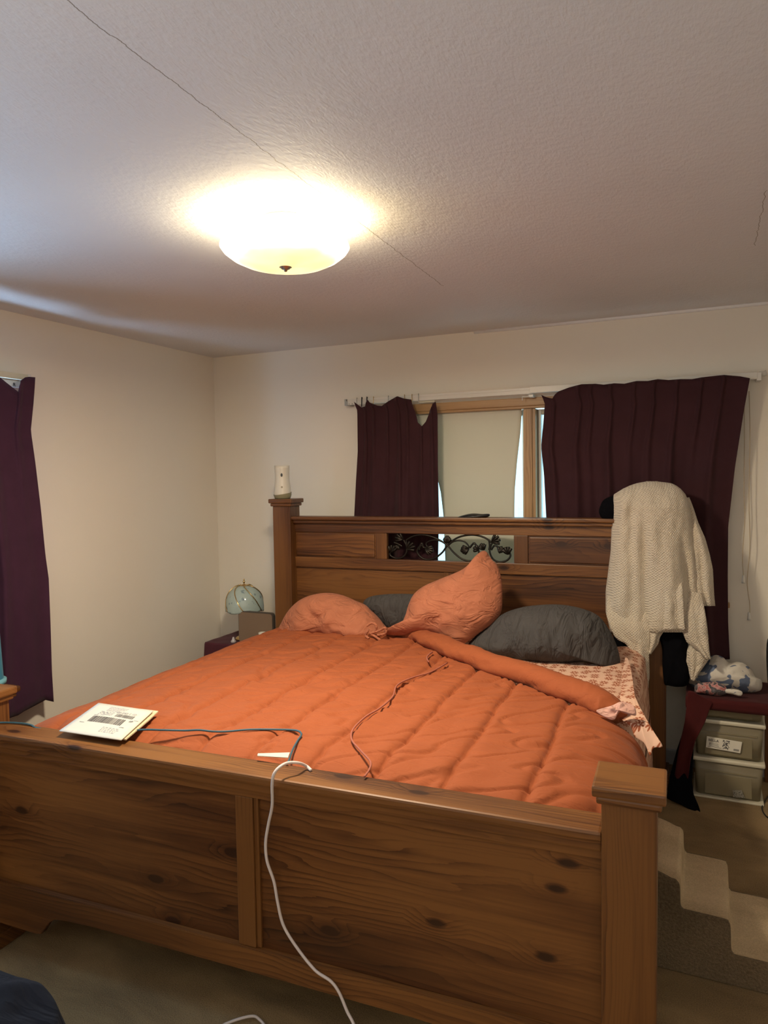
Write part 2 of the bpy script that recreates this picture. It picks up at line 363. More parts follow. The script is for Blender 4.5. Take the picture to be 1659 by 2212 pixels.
def inflate(name, poly, cast, nrm, T, mat, parent=None, world=False, wr=.006, wf=(9, 9, 9), p=(2.2, .6), K=16, seed=0, per=8, center=None, backk=1.0):
    """poly outline (in picture points) cast onto a plane in the room, then filled out to a stuffed cushion on both sides"""
    out = catmull([(a, b, 0) for a, b in poly], per, True); n = len(out)
    c = Vector(center+(0,)) if center else sum(out, Vector())/n
    nrm = Vector(nrm).normalized(); bm = bmesh.new(); sides = []
    edge = None
    for s in (1, -1):
        rings = []
        for k in range(K+1):
            r = math.sin(k/K*PI/2)
            if k == K and s == -1: rings.append(sides[0][-1]); continue
            ring = []
            for i, q in enumerate(out):
                pp = c+(q-c)*r; P = cast(pp.x, pp.y)
                h = T*(1-r**p[0])**p[1] if r < 1 else 0
                w = wr*(nz(P.x*wf[0]+seed, P.y*wf[1], P.z*wf[2]*1.0)+.5*nz(P.x*wf[0]*2.3+seed, P.y*wf[1]*2.3, P.z*wf[2]*2.3))
                h = (h*(1 if s > 0 else backk)+w*(1-r**6))
                ring.append(P+nrm*h*s)
                if k == 0: break
            rings.append([bm.verts.new(v) for v in ring])
        sides.append(rings)
        for a, b in zip(rings, rings[1:]):
            for i in range(n):
                j = (i+1) % n
                vs = (a[0], b[i], b[j]) if len(a) == 1 else (a[i], b[i], b[j], a[j])
                bm.faces.new(vs)
    return mesh_obj(name, bm, mat, parent, world, True)
def text(name, body, size, mtx, mat, parent, align='LEFT'):
    c = bpy.data.curves.new(name, 'FONT'); c.body = body; c.size = size; c.extrude = .0003; c.align_x = align
    oc = bpy.data.objects.new(name+'_curve', c); me = bpy.data.meshes.new_from_object(oc); me.materials.clear(); me.materials.append(mat)
    o = bpy.data.objects.new(name, me); COL.objects.link(o); bpy.data.objects.remove(oc)
    o.parent = parent; o.matrix_parent_inverse = wmat(parent).inverted(); o.matrix_world = mtx
    o.location = mtx.to_translation(); o.rotation_euler = mtx.to_euler(); return o
def frame_mtx(o, xd, yd):
    xd = Vector(xd).normalized(); yd = Vector(yd); z = xd.cross(yd).normalized(); yd = z.cross(xd)
    mm = Matrix((xd, yd, z)).transposed().to_4x4(); mm.translation = o; return mm

# ------------------------------------------------------------------ the room
H = 2.44; RX = 4.5; RY = -5.7
def struct(o): o['kind'] = 'structure'; return o
struct(box('floor', -.2, RX+.2, RY-.2, .2, -.1, 0, M['floor']))
struct(box('ceiling', -.2, RX+.2, RY-.2, .2, H, H+.1, M['ceiling']))
def wall_hole(name, axis, p0, p1, a0, a1, ho, mat):
    bm = bmesh.new(); h0, h1, z0, z1 = ho
    def bb(a, b, c, d):
        if axis == 'x': addbox(bm, a, b, p0, p1, c, d)
        else: addbox(bm, p0, p1, a, b, c, d)
    bb(a0, h0, 0, H); bb(h1, a1, 0, H); bb(h0, h1, 0, z0); bb(h0, h1, z1, H)
    return struct(mesh_obj(name, bm, mat))
W1 = (1.16, 3.20, .90, 2.02)
W2 = (-3.15, -1.66, .95, 2.06)
wall_hole('wall_back', 'x', 0, .14, -.14, RX+.14, W1, M['wall'])
wall_hole('wall_left', 'y', -.14, 0, RY, 0, W2, M['wall'])
struct(box('wall_right', RX, RX+.14, RY, .14, 0, H, M['wall']))
struct(box('wall_front', -.14, RX+.14, RY-.14, RY, 0, H, M['wall']))
bm = bmesh.new(); addbox(bm, 0, RX, -.018, 0, 0, .075, .003); addbox(bm, 0, RX, -.028, 0, .062, .082, .004)
struct(mesh_obj('baseboard_back', bm, plain('grey_baseboard_paint', (.42, .43, .45), .5)))
bm = bmesh.new(); addbox(bm, 0, .018, RY, -.03, 0, .08, .003)
struct(mesh_obj('baseboard_left', bm, bpy.data.materials['grey_baseboard_paint']))
bm = bmesh.new(); addtube(bm, [Vector((1.9, -.004, H-.004)), Vector((RX, -.004, H-.004))], .011, 10)
struct(mesh_obj('trim_1', bm, plain('white_ceiling_bead', (.85, .85, .85), .4), smooth=True))
# windows
def window(name, axis, a0, a1, z0, z1, muls, s):
    """a casing on the room side, jambs, sashes and panes; s = +1: wall thickness grows to +"""
    t = bpy.data.objects.new(name, None); COL.objects.link(t); t['kind'] = 'structure'
    def bb(bm, a, b, d0, d1, c, d, bev=.003):
        if axis == 'x': addbox(bm, a, b, min(d0*s, d1*s), max(d0*s, d1*s), c, d, bev)
        else: addbox(bm, min(d0*s, d1*s), max(d0*s, d1*s), a, b, c, d, bev)
    if axis == 'x': t.location = ((a0+a1)/2, 0, z0)
    else: t.location = (0, (a0+a1)/2, z0)
    W_ = True
    cw = .055
    bm = bmesh.new(); bb(bm, a0-.01, a1+.01, -.016, .13, z1-.035, z1+.012); bb(bm, a0-.01, a1+.01, -.010, .02, z1-.05, z1-.035)
    mesh_obj('head_casing', bm, M['oak_x'], t, W_)
    for q in (a0, a1):
        bm = bmesh.new(); sg = 1 if q == a0 else -1
        lo, hi = sorted((q-sg*.01, q+sg*.03)); bb(bm, lo, hi, -.016, .13, z0, z1-.036); mesh_obj('jamb', bm, M['oak'], t, W_)
    bm = bmesh.new(); bb(bm, a0-.03, a1+(.075 if s > 0 else .03), -.04, .13 if s < 0 else -.001, z0-.02, z0+.006); bb(bm, a0-.009, a1+.009, 0, .13, z0-.02, z0+.006); mesh_obj('window_sill', bm, M['oak_x'], t, W_)
    edges = [a0+.03]+[e for mu in muls for e in mu]+[a1-.03]
    for mu in muls:
        bm = bmesh.new(); bb(bm, mu[0], mu[1], -.012, .10, z0+.007, z1-.052); bb(bm, mu[0]+.018, mu[1]-.018, -.020, -.013, z0+.007, z1-.052); mesh_obj('mullion', bm, M['oak'], t, W_)
    for i in range(0, len(edges), 2):
        e0, e1 = edges[i], edges[i+1]
        bm = bmesh.new()
        for (p, q, c, d) in ((e0+.001, e0+.020, z0+.008, z1-.053), (e1-.020, e1-.001, z0+.008, z1-.053), (e0+.021, e1-.021, z0+.008, z0+.04), (e0+.021, e1-.021, z1-.085, z1-.053)):
            bb(bm, p, q, .045, .09, c, d)
        f = mesh_obj('sash', bm, M['white'], t, W_)
        bm = bmesh.new(); bb(bm, e0+.02, e1-.02, .063, .067, z0+.04, z1-.085, 0); mesh_obj('pane', bm, M['pane'], f, True)
    return t
window('window_1', 'x', *W1[:2], *W1[2:], [(2.192, 2.262)], 1)
window('window_2', 'y', *W2[:2], *W2[2:], [(-2.44, -2.38)], -1)

# roller shade in the back window
def rows(tab, y): return interp(tab, y)
sh = thing('window_blind', 'white roller shade pulled down inside the left half of the back window', 'window blind', (1.85, -.03, 1.0))
def shade_mat():
    m, nt, b = newmat('white_shade_fabric'); b.inputs['Base Color'].default_value = (.74, .70, .60, 1); b.inputs['Roughness'].default_value = .7
    t = nt.nodes.new('ShaderNodeBsdfTranslucent'); t.inputs[0].default_value = (.85, .72, .52, 1)
    x = nt.nodes.new('ShaderNodeMixShader'); x.inputs[0].default_value = .22
    L(nt, b.outputs[0], x.inputs[1]); L(nt, t.outputs[0], x.inputs[2]); L(nt, x.outputs[0], nt.nodes['Material Output'].inputs[0]); return m
shm = shade_mat()
yS = .022
def shade(u, v):
    y = 884+v*(1290-884)
    xl = interp([(884, 880), (930, 905), (1000, 938), (1060, 952), (1110, 958), (1210, 962), (1290, 960)], y)
    xr = interp([(884, 1128), (940, 1124), (1000, 1117), (1060, 1112), (1120, 1111), (1210, 1116), (1290, 1116)], y)
    x = xl+(xr-xl)*u; d = yS-.004*math.sin(v*3)*math.sin(u*PI)+.003*math.sin(u*9+v*2)*v
    return at(x, y-(1-v)*(u-.5)*10, 1, d)
bm = bmesh.new(); gridmesh(bm, shade, 24, 30); solid(mesh_obj('shade_cloth', bm, shm, sh, True, True), .0015)
a, b = at(878, 896, 1, yS), at(1129, 877, 1, yS); b.z = a.z = (a.z+b.z)/2
bm = bmesh.new(); addtube(bm, [a, b], .016, 16); mesh_obj('roller', bm, shm, sh, True, True)
for q in (a, b):
    bm = bmesh.new(); addbox(bm, q.x-.004, q.x+.004, yS-.02, yS+.02, q.z-.02, q.z+.03, .001); mesh_obj('bracket', bm, M['grey_metal'], sh, True)
# narrow pull-down shade tube at the right half
sh2 = rebase(tube('window_blind', [(2.29, .03, 1.945), (3.16, .03, 1.945)], .013, shm, seg=14, smoothp=False)); tag(sh2, 'rolled up white blind tube behind the wide right curtain', 'window blind')

# curtain rods
def rod(name, label, pts, end_b=True):
    t = thing(name, label, 'curtain rod', ((pts[0][0]+pts[1][0])/2, (pts[0][1]+pts[1][1])/2, pts[0][2]))
    return t
zr = 2.062
rodt = thing('curtain_rod', 'long white flat traverse curtain rod above the back window', 'curtain rod', (2.22, 0, zr-.02))
bm = bmesh.new(); addbox(bm, 1.085, 2.262, -.085, -.068, zr-.018, zr+.018, .003); addbox(bm, 1.085, 2.262, -.088, -.084, zr+.004, zr+.0175, .001); mesh_obj('rail', bm, M['white'], rodt, True)
bm = bmesh.new(); addbox(bm, 2.245, 3.39, -.090, -.0895+.026, zr-.014, zr+.022, .003); mesh_obj('sliding_rail', bm, M['white'], rodt, True)
for x in (1.072, 3.385):
    bm = bmesh.new(); addbox(bm, x, x+.022, -.088, 0, zr-.021, zr+.019, .002); mesh_obj('end_bracket', bm, M['grey_metal'] if x < 2 else M['white'], rodt, True)
bm = bmesh.new()
for dx in (.008, .030): addtube(bm, [Vector((1.097+dx, -.0855, zr-.012)), Vector((1.097+dx, -.092, zr-.012))], .003, 8)
mesh_obj('screw', bm, M['grey_metal'], rodt, True)
bm = bmesh.new(); q = at(905, 867, 1, -.06); addbox(bm, q.x, q.x+.10, -.062, -.058, q.z-.010, q.z+.010, .002); mesh_obj('mounting_plate', bm, M['ivory'], rodt, True)
bm = bmesh.new(); addbox(bm, 2.235, 2.262, -.07, 0, zr-.035, zr-.019, .002); addtube(bm, [Vector((2.20, -.07, zr-.05)), Vector((2.20, -.07, zr-.03)), Vector((2.24, -.07, zr-.03))], .003, 6); mesh_obj('support_bracket', bm, M['white'], rodt, True)
bm = bmesh.new(); q = at(1630, 808, 1, -.05); addtube(bm, [Vector((3.40, -.05, zr+.015)), Vector((3.418, -.05, zr+.015)), Vector((3.432, -.05, zr+.02))], .013, 12); mesh_obj('pulley', bm, M['white'], rodt, True, True)
for px, mm in ((772, 'grey_metal'), (783, 'blackplastic'), (794, 'blackplastic'), (808, 'brass'), (840, 'grey_metal'), (875, 'brass'), (891, 'brass'), (905, 'grey_metal')):
    q = at(px, 866, 1, -.08)
    pts = [(q.x-.001, -.075, zr+.015), (q.x, -.088, zr+.024), (q.x+.004, -.098, zr+.012), (q.x+.004, -.1, zr-.01), (q.x+.002, -.098, zr-.035)]
    bm = bmesh.new(); addtube(bm, catmull(pts, 5), .0035 if mm == 'blackplastic' else .0018, 6); mesh_obj('curtain_hook', bm, M[mm], rodt, True, True)

# ---- curtains
def curtain(name, label, top, bot, lef, rig, axis, plane, depth, mat, nu, nv, thick=.004, xs=None):
    """top/bot: y over x at the head and the hem; lef/rig: x over y; depth(u, v) moves it out from the wall plane"""
    x0, x1 = top[0][0], top[-1][0]
    def fn(u, v):
        xt = x0+(x1-x0)*u; yt = interp(top, xt)
        xb = bot[0][0]+(bot[-1][0]-bot[0][0])*u; yb = interp(bot, xb)
        y = yt+(yb-yt)*v
        a, b = interp(lef, y), interp(rig, y)
        # near the head keep own x, so the head outline stays
        x = a+(b-a)*u
        P = at(x, y, axis, plane+depth(u, v)); return P
    bm = bmesh.new(); gridmesh(bm, fn, nu, nv)
    o = mesh_obj(name, bm, mat, None, False, True); solid(o, thick); rebase(o)
    return tag(o, label, 'curtain')
def folds(cs, wid, u, v, amp):
    s = 0
    for i, c in enumerate(cs):
        w_ = wid*(.35+.9*sm(0, .5, v)); s += math.exp(-((u-c-.006*math.sin(v*4+i*2))/w_)**2)*(.6+.5*math.sin(i*2.3+1)*sm(.05, .4, v))
    return -amp*s
pr = [(x-1180)/(1620-1180) for x in (1200, 1256, 1287, 1327, 1375, 1421, 1469, 1517, 1567)]
curtain('curtain', 'wide dark plum pleated curtain covering the right half of the back window', 
        [(1169, 853), (1178, 858), (1190, 861), (1206, 846), (1230, 837), (1256, 830), (1287, 829), (1305, 831), (1327, 828), (1350, 829), (1375, 823), (1400, 823), (1421, 819), (1445, 821), (1469, 819), (1495, 819), (1517, 815), (1565, 810), (1600, 813), (1620, 817)],
        [(1210, 1440), (1577, 1424)],
        [(810, 1169), (853, 1169), (871, 1177), (910, 1174), (965, 1169), (1024, 1175), (1121, 1180), (1250, 1195), (1450, 1210)],
        [(810, 1618), (817, 1620), (887, 1607), (1007, 1588), (1137, 1573), (1242, 1572), (1347, 1573), (1430, 1577)],
        1, -.112, lambda u, v: folds(pr, .018, u, v, .026)+.010*math.sin(u*26+.9)*sm(.1, .5, v)+.008*nz(u*9, v*1.6), M['plum'], 260, 60)
pl = [.10, .20, .38, .52, .62, .80, .93]
curtain('curtain', 'sagging dark plum curtain with missing hooks at the left end of the back window',
        [(764, 868), (768, 872), (776, 880), (785, 878), (793, 863), (798, 870), (812, 876), (822, 877), (840, 866), (858, 856), (873, 861), (888, 863), (890, 880), (897, 912), (906, 921), (915, 911), (925, 888), (934, 872), (941, 868)],
        [(764, 1400), (950, 1385)],
        [(850, 764), (870, 765), (887, 772), (975, 773), (1040, 769), (1117, 765), (1400, 763)],
        [(850, 941), (868, 941), (894, 945), (1008, 946), (1118, 948), (1210, 946), (1400, 950)],
        1, -.115, lambda u, v: folds(pl, .03, u, v, .022)+.012*math.sin(u*19)*sm(.1, .5, v)+.015*nz(u*5, v*2.4+3), M['plum'], 180, 60)
pq = [.25, .45, .62, .78, .92]
curtain('curtain', 'dark plum curtain with a purple daylight tint in its colour, hanging at the window of the left wall',
        [(-330, 745), (-250, 790), (-180, 770), (-90, 815), (-40, 795), (0, 816), (15, 828), (30, 839), (41, 847), (44, 823), (54, 815), (62, 814), (75, 815)],
        [(-330, 1640), (-100, 1590), (38, 1545), (50, 1537), (97, 1512), (115, 1516)],
        [(740, -330), (1640, -330)],
        [(810, 76), (830, 75), (870, 72), (930, 66), (1000, 76), (1100, 88), (1200, 98), (1250, 105), (1350, 109), (1450, 112), (1516, 116)],
        0, .11, lambda u, v: -folds(pq, .022, u, v, .028)+.012*math.sin(u*30+1.2)*sm(.1, .6, v)+.008*nz(u*9, v*2), M['plum_daylit'], 200, 50)
lr = thing('curtain_rod', 'cream curtain rod above the left wall window', 'curtain rod', (.05, -2.2, 2.11))
bm = bmesh.new(); addbox(bm, .055, .075, -3.2, -1.585, 2.098, 2.128, .003); mesh_obj('rail', bm, M['ivory'], lr, True)
bm = bmesh.new(); addbox(bm, 0, .075, -1.583, -1.565, 2.09, 2.13, .003); mesh_obj('end_bracket', bm, M['white'], lr, True)
ls = rebase(box('window_blind', .003, .045, -3.1, -1.60, 2.062, 2.094, M['white'], bev=.002)); tag(ls, 'white shade headrail with a printed sticker behind the left wall curtain', 'window blind')
q = at(30, 834, 0, .047)
text('sticker_text', 'R', .024, frame_mtx(Vector((.0465, q.y-.004, 2.066)), (0, 1, 0), (0, 0, 1)), M['blackplastic'], ls)

# draw cords at the right of the back window
cdm = plain('tan_cord', (.50, .40, .27), .8)
def cord(label, pts, tass):
    t = thing('draw_cord', label, 'curtain cord', at(*tass, 1, -.05))
    P = [at(x, y, 1, -.05) for x, y in pts]
    tube('cord', P, .0022, cdm, t, True, seg=6)
    q = at(*tass, 1, -.05)
    bm = bmesh.new(); addlathe(bm, [(.003, .030), (.006, .026), (.008, .0), (.009, -.012), (.0, -.012)], q, 12); mesh_obj('tassel', bm, M['white'], t, True, True)
cord('shorter tan curtain cord with white pull by the right of the back window', [(1607, 855), (1608, 950), (1607, 1060), (1609, 1120), (1604, 1200), (1606, 1245)], (1606, 1255))
cord('longer tan curtain cord hanging lowest beside the wide curtain', [(1618, 845), (1620, 940), (1618, 1080), (1620, 1180), (1614, 1255), (1619, 1300), (1620, 1325)], (1618, 1335))

# ---- ceiling light
cl = thing('ceiling_light', 'lit round frosted glass bowl light on the ceiling', 'ceiling light', (LX, LY, 2.288))
gm, nt, b = newmat('lit_frosted_bowl_glass')
b.inputs['Base Color'].default_value = (.9, .85, .7, 1); b.inputs['Roughness'].default_value = .3
b.inputs['Emission Strength'].default_value = 3.2
vv = coords(nt); sp = N(nt, 'ShaderNodeSeparateXYZ'); L(nt, vv, sp.inputs[0])
gn = ramp(nt, mathn(nt, 'ADD', mathn(nt, 'MULTIPLY', sp.outputs[2], 8.5), mathn(nt, 'MULTIPLY', noi(nt, coords(nt, loc=(.2, .4, 0)), 7, 2), .35)), [(.16, (.20, .165, .060)), (.30, (.30, .24, .12)), (.62, (1, .88, .62))])
L(nt, gn, b.inputs['Emission Color'])
prof = [(.0, .0), (.05, .0005), (.10, .005), (.145, .016), (.180, .033), (.203, .051), (.212, .064), (.209, .073), (.201, .079), (.199, .077), (.205, .066), (.197, .054), (.172, .038), (.13, .020), (.08, .009), (.0, .005)]
bm = bmesh.new(); addlathe(bm, prof, (0, 0, 0), 64); bmesh.ops.remove_doubles(bm, verts=bm.verts, dist=1e-5); mesh_obj('glass_bowl', bm, gm, cl, False, True)
bm = bmesh.new(); addlathe(bm, [(.0, -.014), (.005, -.012), (.006, -.007), (.014, -.004), (.016, .0), (.024, .002), (.026, .006), (.0, .007)], (0, 0, -.001), 24); mesh_obj('finial', bm, M['chrome'], cl, False, True)
bm = bmesh.new(); addlathe(bm, [(.0, .150), (.085, .150), (.088, .141), (.075, .134), (.03, .130), (.0, .130)], (0, 0, 0), 40); mesh_obj('ceiling_plate', bm, M['ivory'], cl, False, True)
bm = bmesh.new(); addtube(bm, [Vector((0, 0, .007)), Vector((0, 0, .131))], .005, 10); mesh_obj('stem', bm, M['chrome'], cl, False, True)
bulbm = plain('lit_bulb', (1, .9, .7), .4, emit=(1, .85, .6), es=14)
for dx in (-.075, .085):
    bm = bmesh.new(); addlathe(bm, [(.0, -.022), (.014, -.018), (.020, .0), (.014, .018), (.008, .030), (.0, .030)], (dx+.03*(1 if dx > 0 else -1), .05, .058), 20); mesh_obj('bulb', bm, bulbm, cl, False, True)

# ------------------------------------------------------------------ bed
bed = thing('bed_frame', 'large knotty pine bed frame with iron scroll in the headboard', 'bed', (OX, OY, 0), TH)
def post(x0, y0, h, nm, xs=.02):
    p = box(nm, x0+xs, x0+.16-xs, y0+.02, y0+.14, 0, h-.045, M['wood_z'], bed, .003)
    bm = bmesh.new(); addbox(bm, x0, x0+.16, y0, y0+.16, h-.026, h, .006); addbox(bm, x0+.009, x0+.151, y0+.009, y0+.151, h-.045, h-.0262, .006)
    mesh_obj('post_cap', bm, M['wood_x2'], p)
    bm = bmesh.new(); addbox(bm, x0+.005, x0+.155, y0+.005, y0+.155, 0, .085, .004); addbox(bm, x0-.004, x0+.164, y0-.004, y0+.164, 0, .05, .004)
    mesh_obj('post_plinth', bm, M['wood_x2'], p)
    return p
X1 = WD-.16
post(0, 0, .883, 'footboard_post'); post(X1, 0, .883, 'footboard_post')
post(0, BL, 1.465, 'headboard_post'); post(X1, BL, 1.465, 'headboard_post')
# footboard
bm = bmesh.new(); addbox(bm, .14, X1+.02, .018, .122, .742, .768, .007); addbox(bm, .14, X1+.02, .032, .108, .715, .7415, .004)
mesh_obj('footboard_top_rail', bm, M['wood_x2'], bed)
box('footboard_panel', .14, X1+.02, .062, .085, .17, .716, M['wood_x'], bed)
bm = bmesh.new(); addbox(bm, .14, X1+.02, .044, .0615, .690, .7145, .002); mesh_obj('footboard_upper_rail', bm, M['wood_x2'], bed)
bm = bmesh.new(); addbox(bm, 1.125, 1.183, .046, .0615, .248, .689, .003); addbox(bm, 1.1835, 1.198, .052, .0615, .248, .689, .002)
mesh_obj('footboard_stile', bm, M['wood_z'], bed)
pts = [(.14, .10), (.335, .098), (.36, .104), (.395, .150), (.42, .166), (.47, .172), (.60, .177), (1.66, .177), (1.79, .172), (1.84, .166), (1.87, .150), (1.90, .104), (1.925, .098), (X1+.02, .10), (X1+.02, .247), (.14, .247)]
extrude_outline('footboard_bottom_rail', pts, lambda p: Vector((p[0], .040, p[1])), Vector((0, .022, 0)), M['wood_x2'], bed, bev=.002)
box('support_board', 1.60, 2.05, .30, .34, 0, .165, M['wood_z'], bed, .003)
for x in (.085, X1+.06-.02): box('side_rail', x, x+.028, .142, BL+.02, .20, .42, M['wood_y'], bed, .003)
# headboard: front plane y = BL+.07
hy = BL+.075
def hc(px, py): return bat(px, py, 1, hy)
bm = bmesh.new(); addbox(bm, .130, X1+.03, hy-.045, hy+.055, 1.337, 1.358, .006); addbox(bm, .142, X1+.018, hy-.028, hy+.04, 1.317, 1.3368, .005)
mesh_obj('headboard_top_rail', bm, M['wood_x2'], bed)
ap0, ap1 = hc(835, 1160).x, hc(1110, 1160).x; az0, az1 = hc(960, 1212).z, hc(960, 1154).z
print('aperture', ap0, ap1, az0, az1)
lp1 = hc(811, 1170).x; rp0 = hc(1140, 1170).x
bm = bmesh.new(); addbox(bm, .14, X1+.02, hy, hy+.03, az1, 1.3165, .003); mesh_obj('headboard_upper_rail', bm, M['wood_x2'], bed)
zm1, zm0 = hc(700, 1205).z, hc(700, 1226).z
bm = bmesh.new(); addbox(bm, .14, X1+.02, hy-.004, hy+.03, zm0, az0, .004); mesh_obj('headboard_middle_rail', bm, M['wood_x2'], bed)
for a, b in ((lp1, ap0), (ap1, rp0)):
    bm = bmesh.new(); addbox(bm, a, b, hy, hy+.03, az0+.0005, az1-.0005, .002); mesh_obj('headboard_stile', bm, M['wood_z'], bed)
for a, b in ((.14, lp1), (rp0, X1+.02)):
    bm = bmesh.new(); addbox(bm, a, b, hy+.010, hy+.03, az0+.0005, az1-.0005, .001); addbox(bm, a+.008, b-.008, hy+.001, hy+.012, az0+.008, az1-.008, .005)
    mesh_obj('headboard_small_panel', bm, M['wood_x'], bed)
bm = bmesh.new(); addbox(bm, .14, X1+.02, hy+.012, hy+.03, .35, zm0-.0005, 0); mesh_obj('headboard_panel', bm, M['wood_x'], bed)
c_ = (ap0+ap1)/2
bm = bmesh.new(); addbox(bm, c_-.03, c_+.03, hy+.004, hy+.0118, .40, zm0-.0008, .002); mesh_obj('headboard_center_stile', bm, M['wood_z'], bed)
# iron scroll
ys = hy+.015
def S2(px, py):
    return bat(820+px/5.184, 1130+py/5.184, 1, ys)
def addleaf(bm, ox, oy, dx, dy, ln, wd, lobes=5):
    """scalloped shell leaf with raised ribs: base at o, pointing along d (zoomed picture units)"""
    l = math.hypot(dx, dy); dx, dy = dx/l, dy/l
    for k in range(lobes):
        a = (k-(lobes-1)/2)/(lobes-1)*1.3
        ex, ey = dx*math.cos(a)-dy*math.sin(a), dx*math.sin(a)+dy*math.cos(a)
        L_ = ln*(1-.10*abs(k-(lobes-1)/2))
        pts = [S2(ox, oy), S2(ox+ex*L_*.5+dy*0, oy+ey*L_*.5), S2(ox+ex*L_, oy+ey*L_)]
        for p_, f in zip(pts, (0, -.006, -.003)): p_.y += f
        addtube(bm, catmull(pts, 4), lambda t: .0035+wd*.00011*math.sin(min(1, t*1.15)*PI*.62), 7)
bm = bmesh.new()
def sc(pts, r=.0055): addtube(bm, catmull([S2(*p) for p in pts], 8), r, 8)
CX = 760
def mir(pts): return [(2*CX-x+12, y+max(0, (2*CX-x-CX))*.035) for x, y in pts]
big = [(300, 190), (370, 150), (470, 130), (580, 150), (680, 195), (760, 250), (830, 330), (920, 400), (1010, 425), (1070, 405), (1110, 360), (1105, 300), (1070, 262)]
sc(big)
sc([(1255, 215), (1180, 165), (1080, 135), (980, 135), (880, 160), (800, 210), (750, 262), (700, 330), (620, 390), (530, 408), (460, 380), (420, 320), (440, 270), (480, 250)])
sc([(760, 250), (700, 210), (640, 190), (560, 200), (520, 235), (535, 265)], .0045)
sc([(770, 250), (820, 210), (890, 195), (960, 215), (1000, 265), (985, 290)], .0045)
sc([(300, 190), (305, 230), (330, 270), (370, 250)], .0045)
sc([(270, 190), (300, 250), (300, 330), (260, 380), (190, 395), (130, 370), (110, 340)])
sc([(1260, 225), (1240, 270), (1235, 330), (1270, 400), (1340, 435), (1420, 420), (1465, 370), (1450, 320), (1430, 290)])
sc([(1225, 200), (1232, 250), (1225, 300)], .005)
sc([(1250, 300), (1290, 250), (1340, 280)], .006); sc([(110, 270), (125, 310), (115, 350)], .006); sc([(160, 215), (220, 240), (250, 260)], .0055)
sc([(1010, 275), (1060, 225), (1100, 290)], .006); sc([(440, 300), (470, 225), (490, 270), (520, 275)], .006)
for a in ((760, 225, 0, -1, 85, 60, 7), (265, 185, -1, -.55, 95, 40, 4), (1255, 215, 1, -.55, 110, 45, 4), (300, 290, 1, -.55, 110, 40, 4), (1170, 300, -.45, -1, 80, 40, 5),
          (510, 285, 1, .35, 100, 50, 5), (1000, 285, -1, .30, 90, 55, 5), (1110, 300, -.6, -.3, 60, 50, 3), (1330, 285, .9, .4, 60, 60, 4), (1350, 330, .3, -.9, 70, 50, 4), (1440, 350, -.2, -1, 90, 60, 4), (130, 330, .3, -1, 90, 50, 4), (215, 250, -.4, .6, 50, 50, 3)):
    addleaf(bm, *a)
mesh_obj('iron_scroll', bm, M['iron'], bed, False, True)
# mattress and box spring
def rounded(name, x0, x1, y0, y1, z0, z1, bev, mat, label, cat):
    bm = bmesh.new(); addbox(bm, x0, x1, y0, y1, z0, z1, bev)
    for v in bm.verts: v.co = BM @ v.co
    return tag(rebase(mesh_obj(name, bm, mat, smooth=True)), label, cat)
M['mattress'] = plain('white_mattress_ticking', (.62, .60, .56), .8)
rounded('box_spring', .125, 2.12, .17, BL+.03, .16, .40, .02, M['mattress'], 'white box spring inside the pine bed frame under the mattress', 'box spring')
rounded('mattress', .125, 2.14, .17, BL+.03, .401, .68, .05, M['mattress'], 'thick mattress under the floral sheet and rust comforter', 'mattress')

# ---- floral sheet
def prof_at(P, s):
    i = min(int(s), len(P)-2); return P[i].lerp(P[i+1], s-i)
ftab = [(0, 1.99), (.9, 1.93), (1.02, 1.86), (1.08, 1.80), (1.35, 1.42), (1.5, 1.295), (1.72, 1.125), (1.95, .95), (2.1, .85), (2.2, .82), (2.4, .80)]
def sheet(u, v):
    x = .9+u*1.42; y = .72+v*1.38
    z = .716; 
    e = max(0, x-2.05)
    z -= .0+2.2*e*e+8*max(0, e-.08)**2; x2 = x - max(0, x-2.16)*.75
    z += .006*nz(x*6, y*6)+.005*nz(x*15, y*9)
    if x > 2.16: z -= (x-2.16)*1.2
    return BM @ Vector((x2, y, z))
bm = bmesh.new(); gridmesh(bm, sheet, 90, 90)
fs = mesh_obj('floral_sheet', bm, M['floral'], None, False, True); solid(fs, .004); rebase(fs); tag(fs, 'cream bed sheet with rust flowers showing beyond the folded comforter', 'bed sheet')
# sheet corner hanging past the comforter, a closed draped flap
cor = [(1352, 1418), (1362, 1440), (1371, 1500), (1392, 1545), (1412, 1580), (1431, 1612), (1412, 1616), (1404, 1632), (1392, 1606), (1372, 1592), (1362, 1570), (1345, 1556), (1335, 1545), (1340, 1500), (1345, 1450)]
def corcast(x, y):
    return at(x, y, 1, bw(2.2, interp([(1418, 1.78), (1500, 1.12), (1560, .86), (1632, .80)], y), 0).y)
def corner_mesh():
    return inflate('hanging_corner', cor, corcast, (.35, -1, .2), .012, M['floral'], fs, True, wr=.010, wf=(16, 5, 10), K=8)
corner_mesh()

# ---- comforter
cs = catmull([(0.02, 0, .36), (0.012, 0, .46), (.025, 0, .56), (.065, 0, .635), (.13, 0, .69), (.23, 0, .728), (.36, 0, .745), (.7, 0, .75), (1.1, 0, .75), (1.5, 0, .75), (1.8, 0, .75), (1.98, 0, .748), (2.08, 0, .735), (2.145, 0, .70), (2.182, 0, .645), (2.198, 0, .57), (2.200, 0, .47), (2.195, 0, .36)], 10)
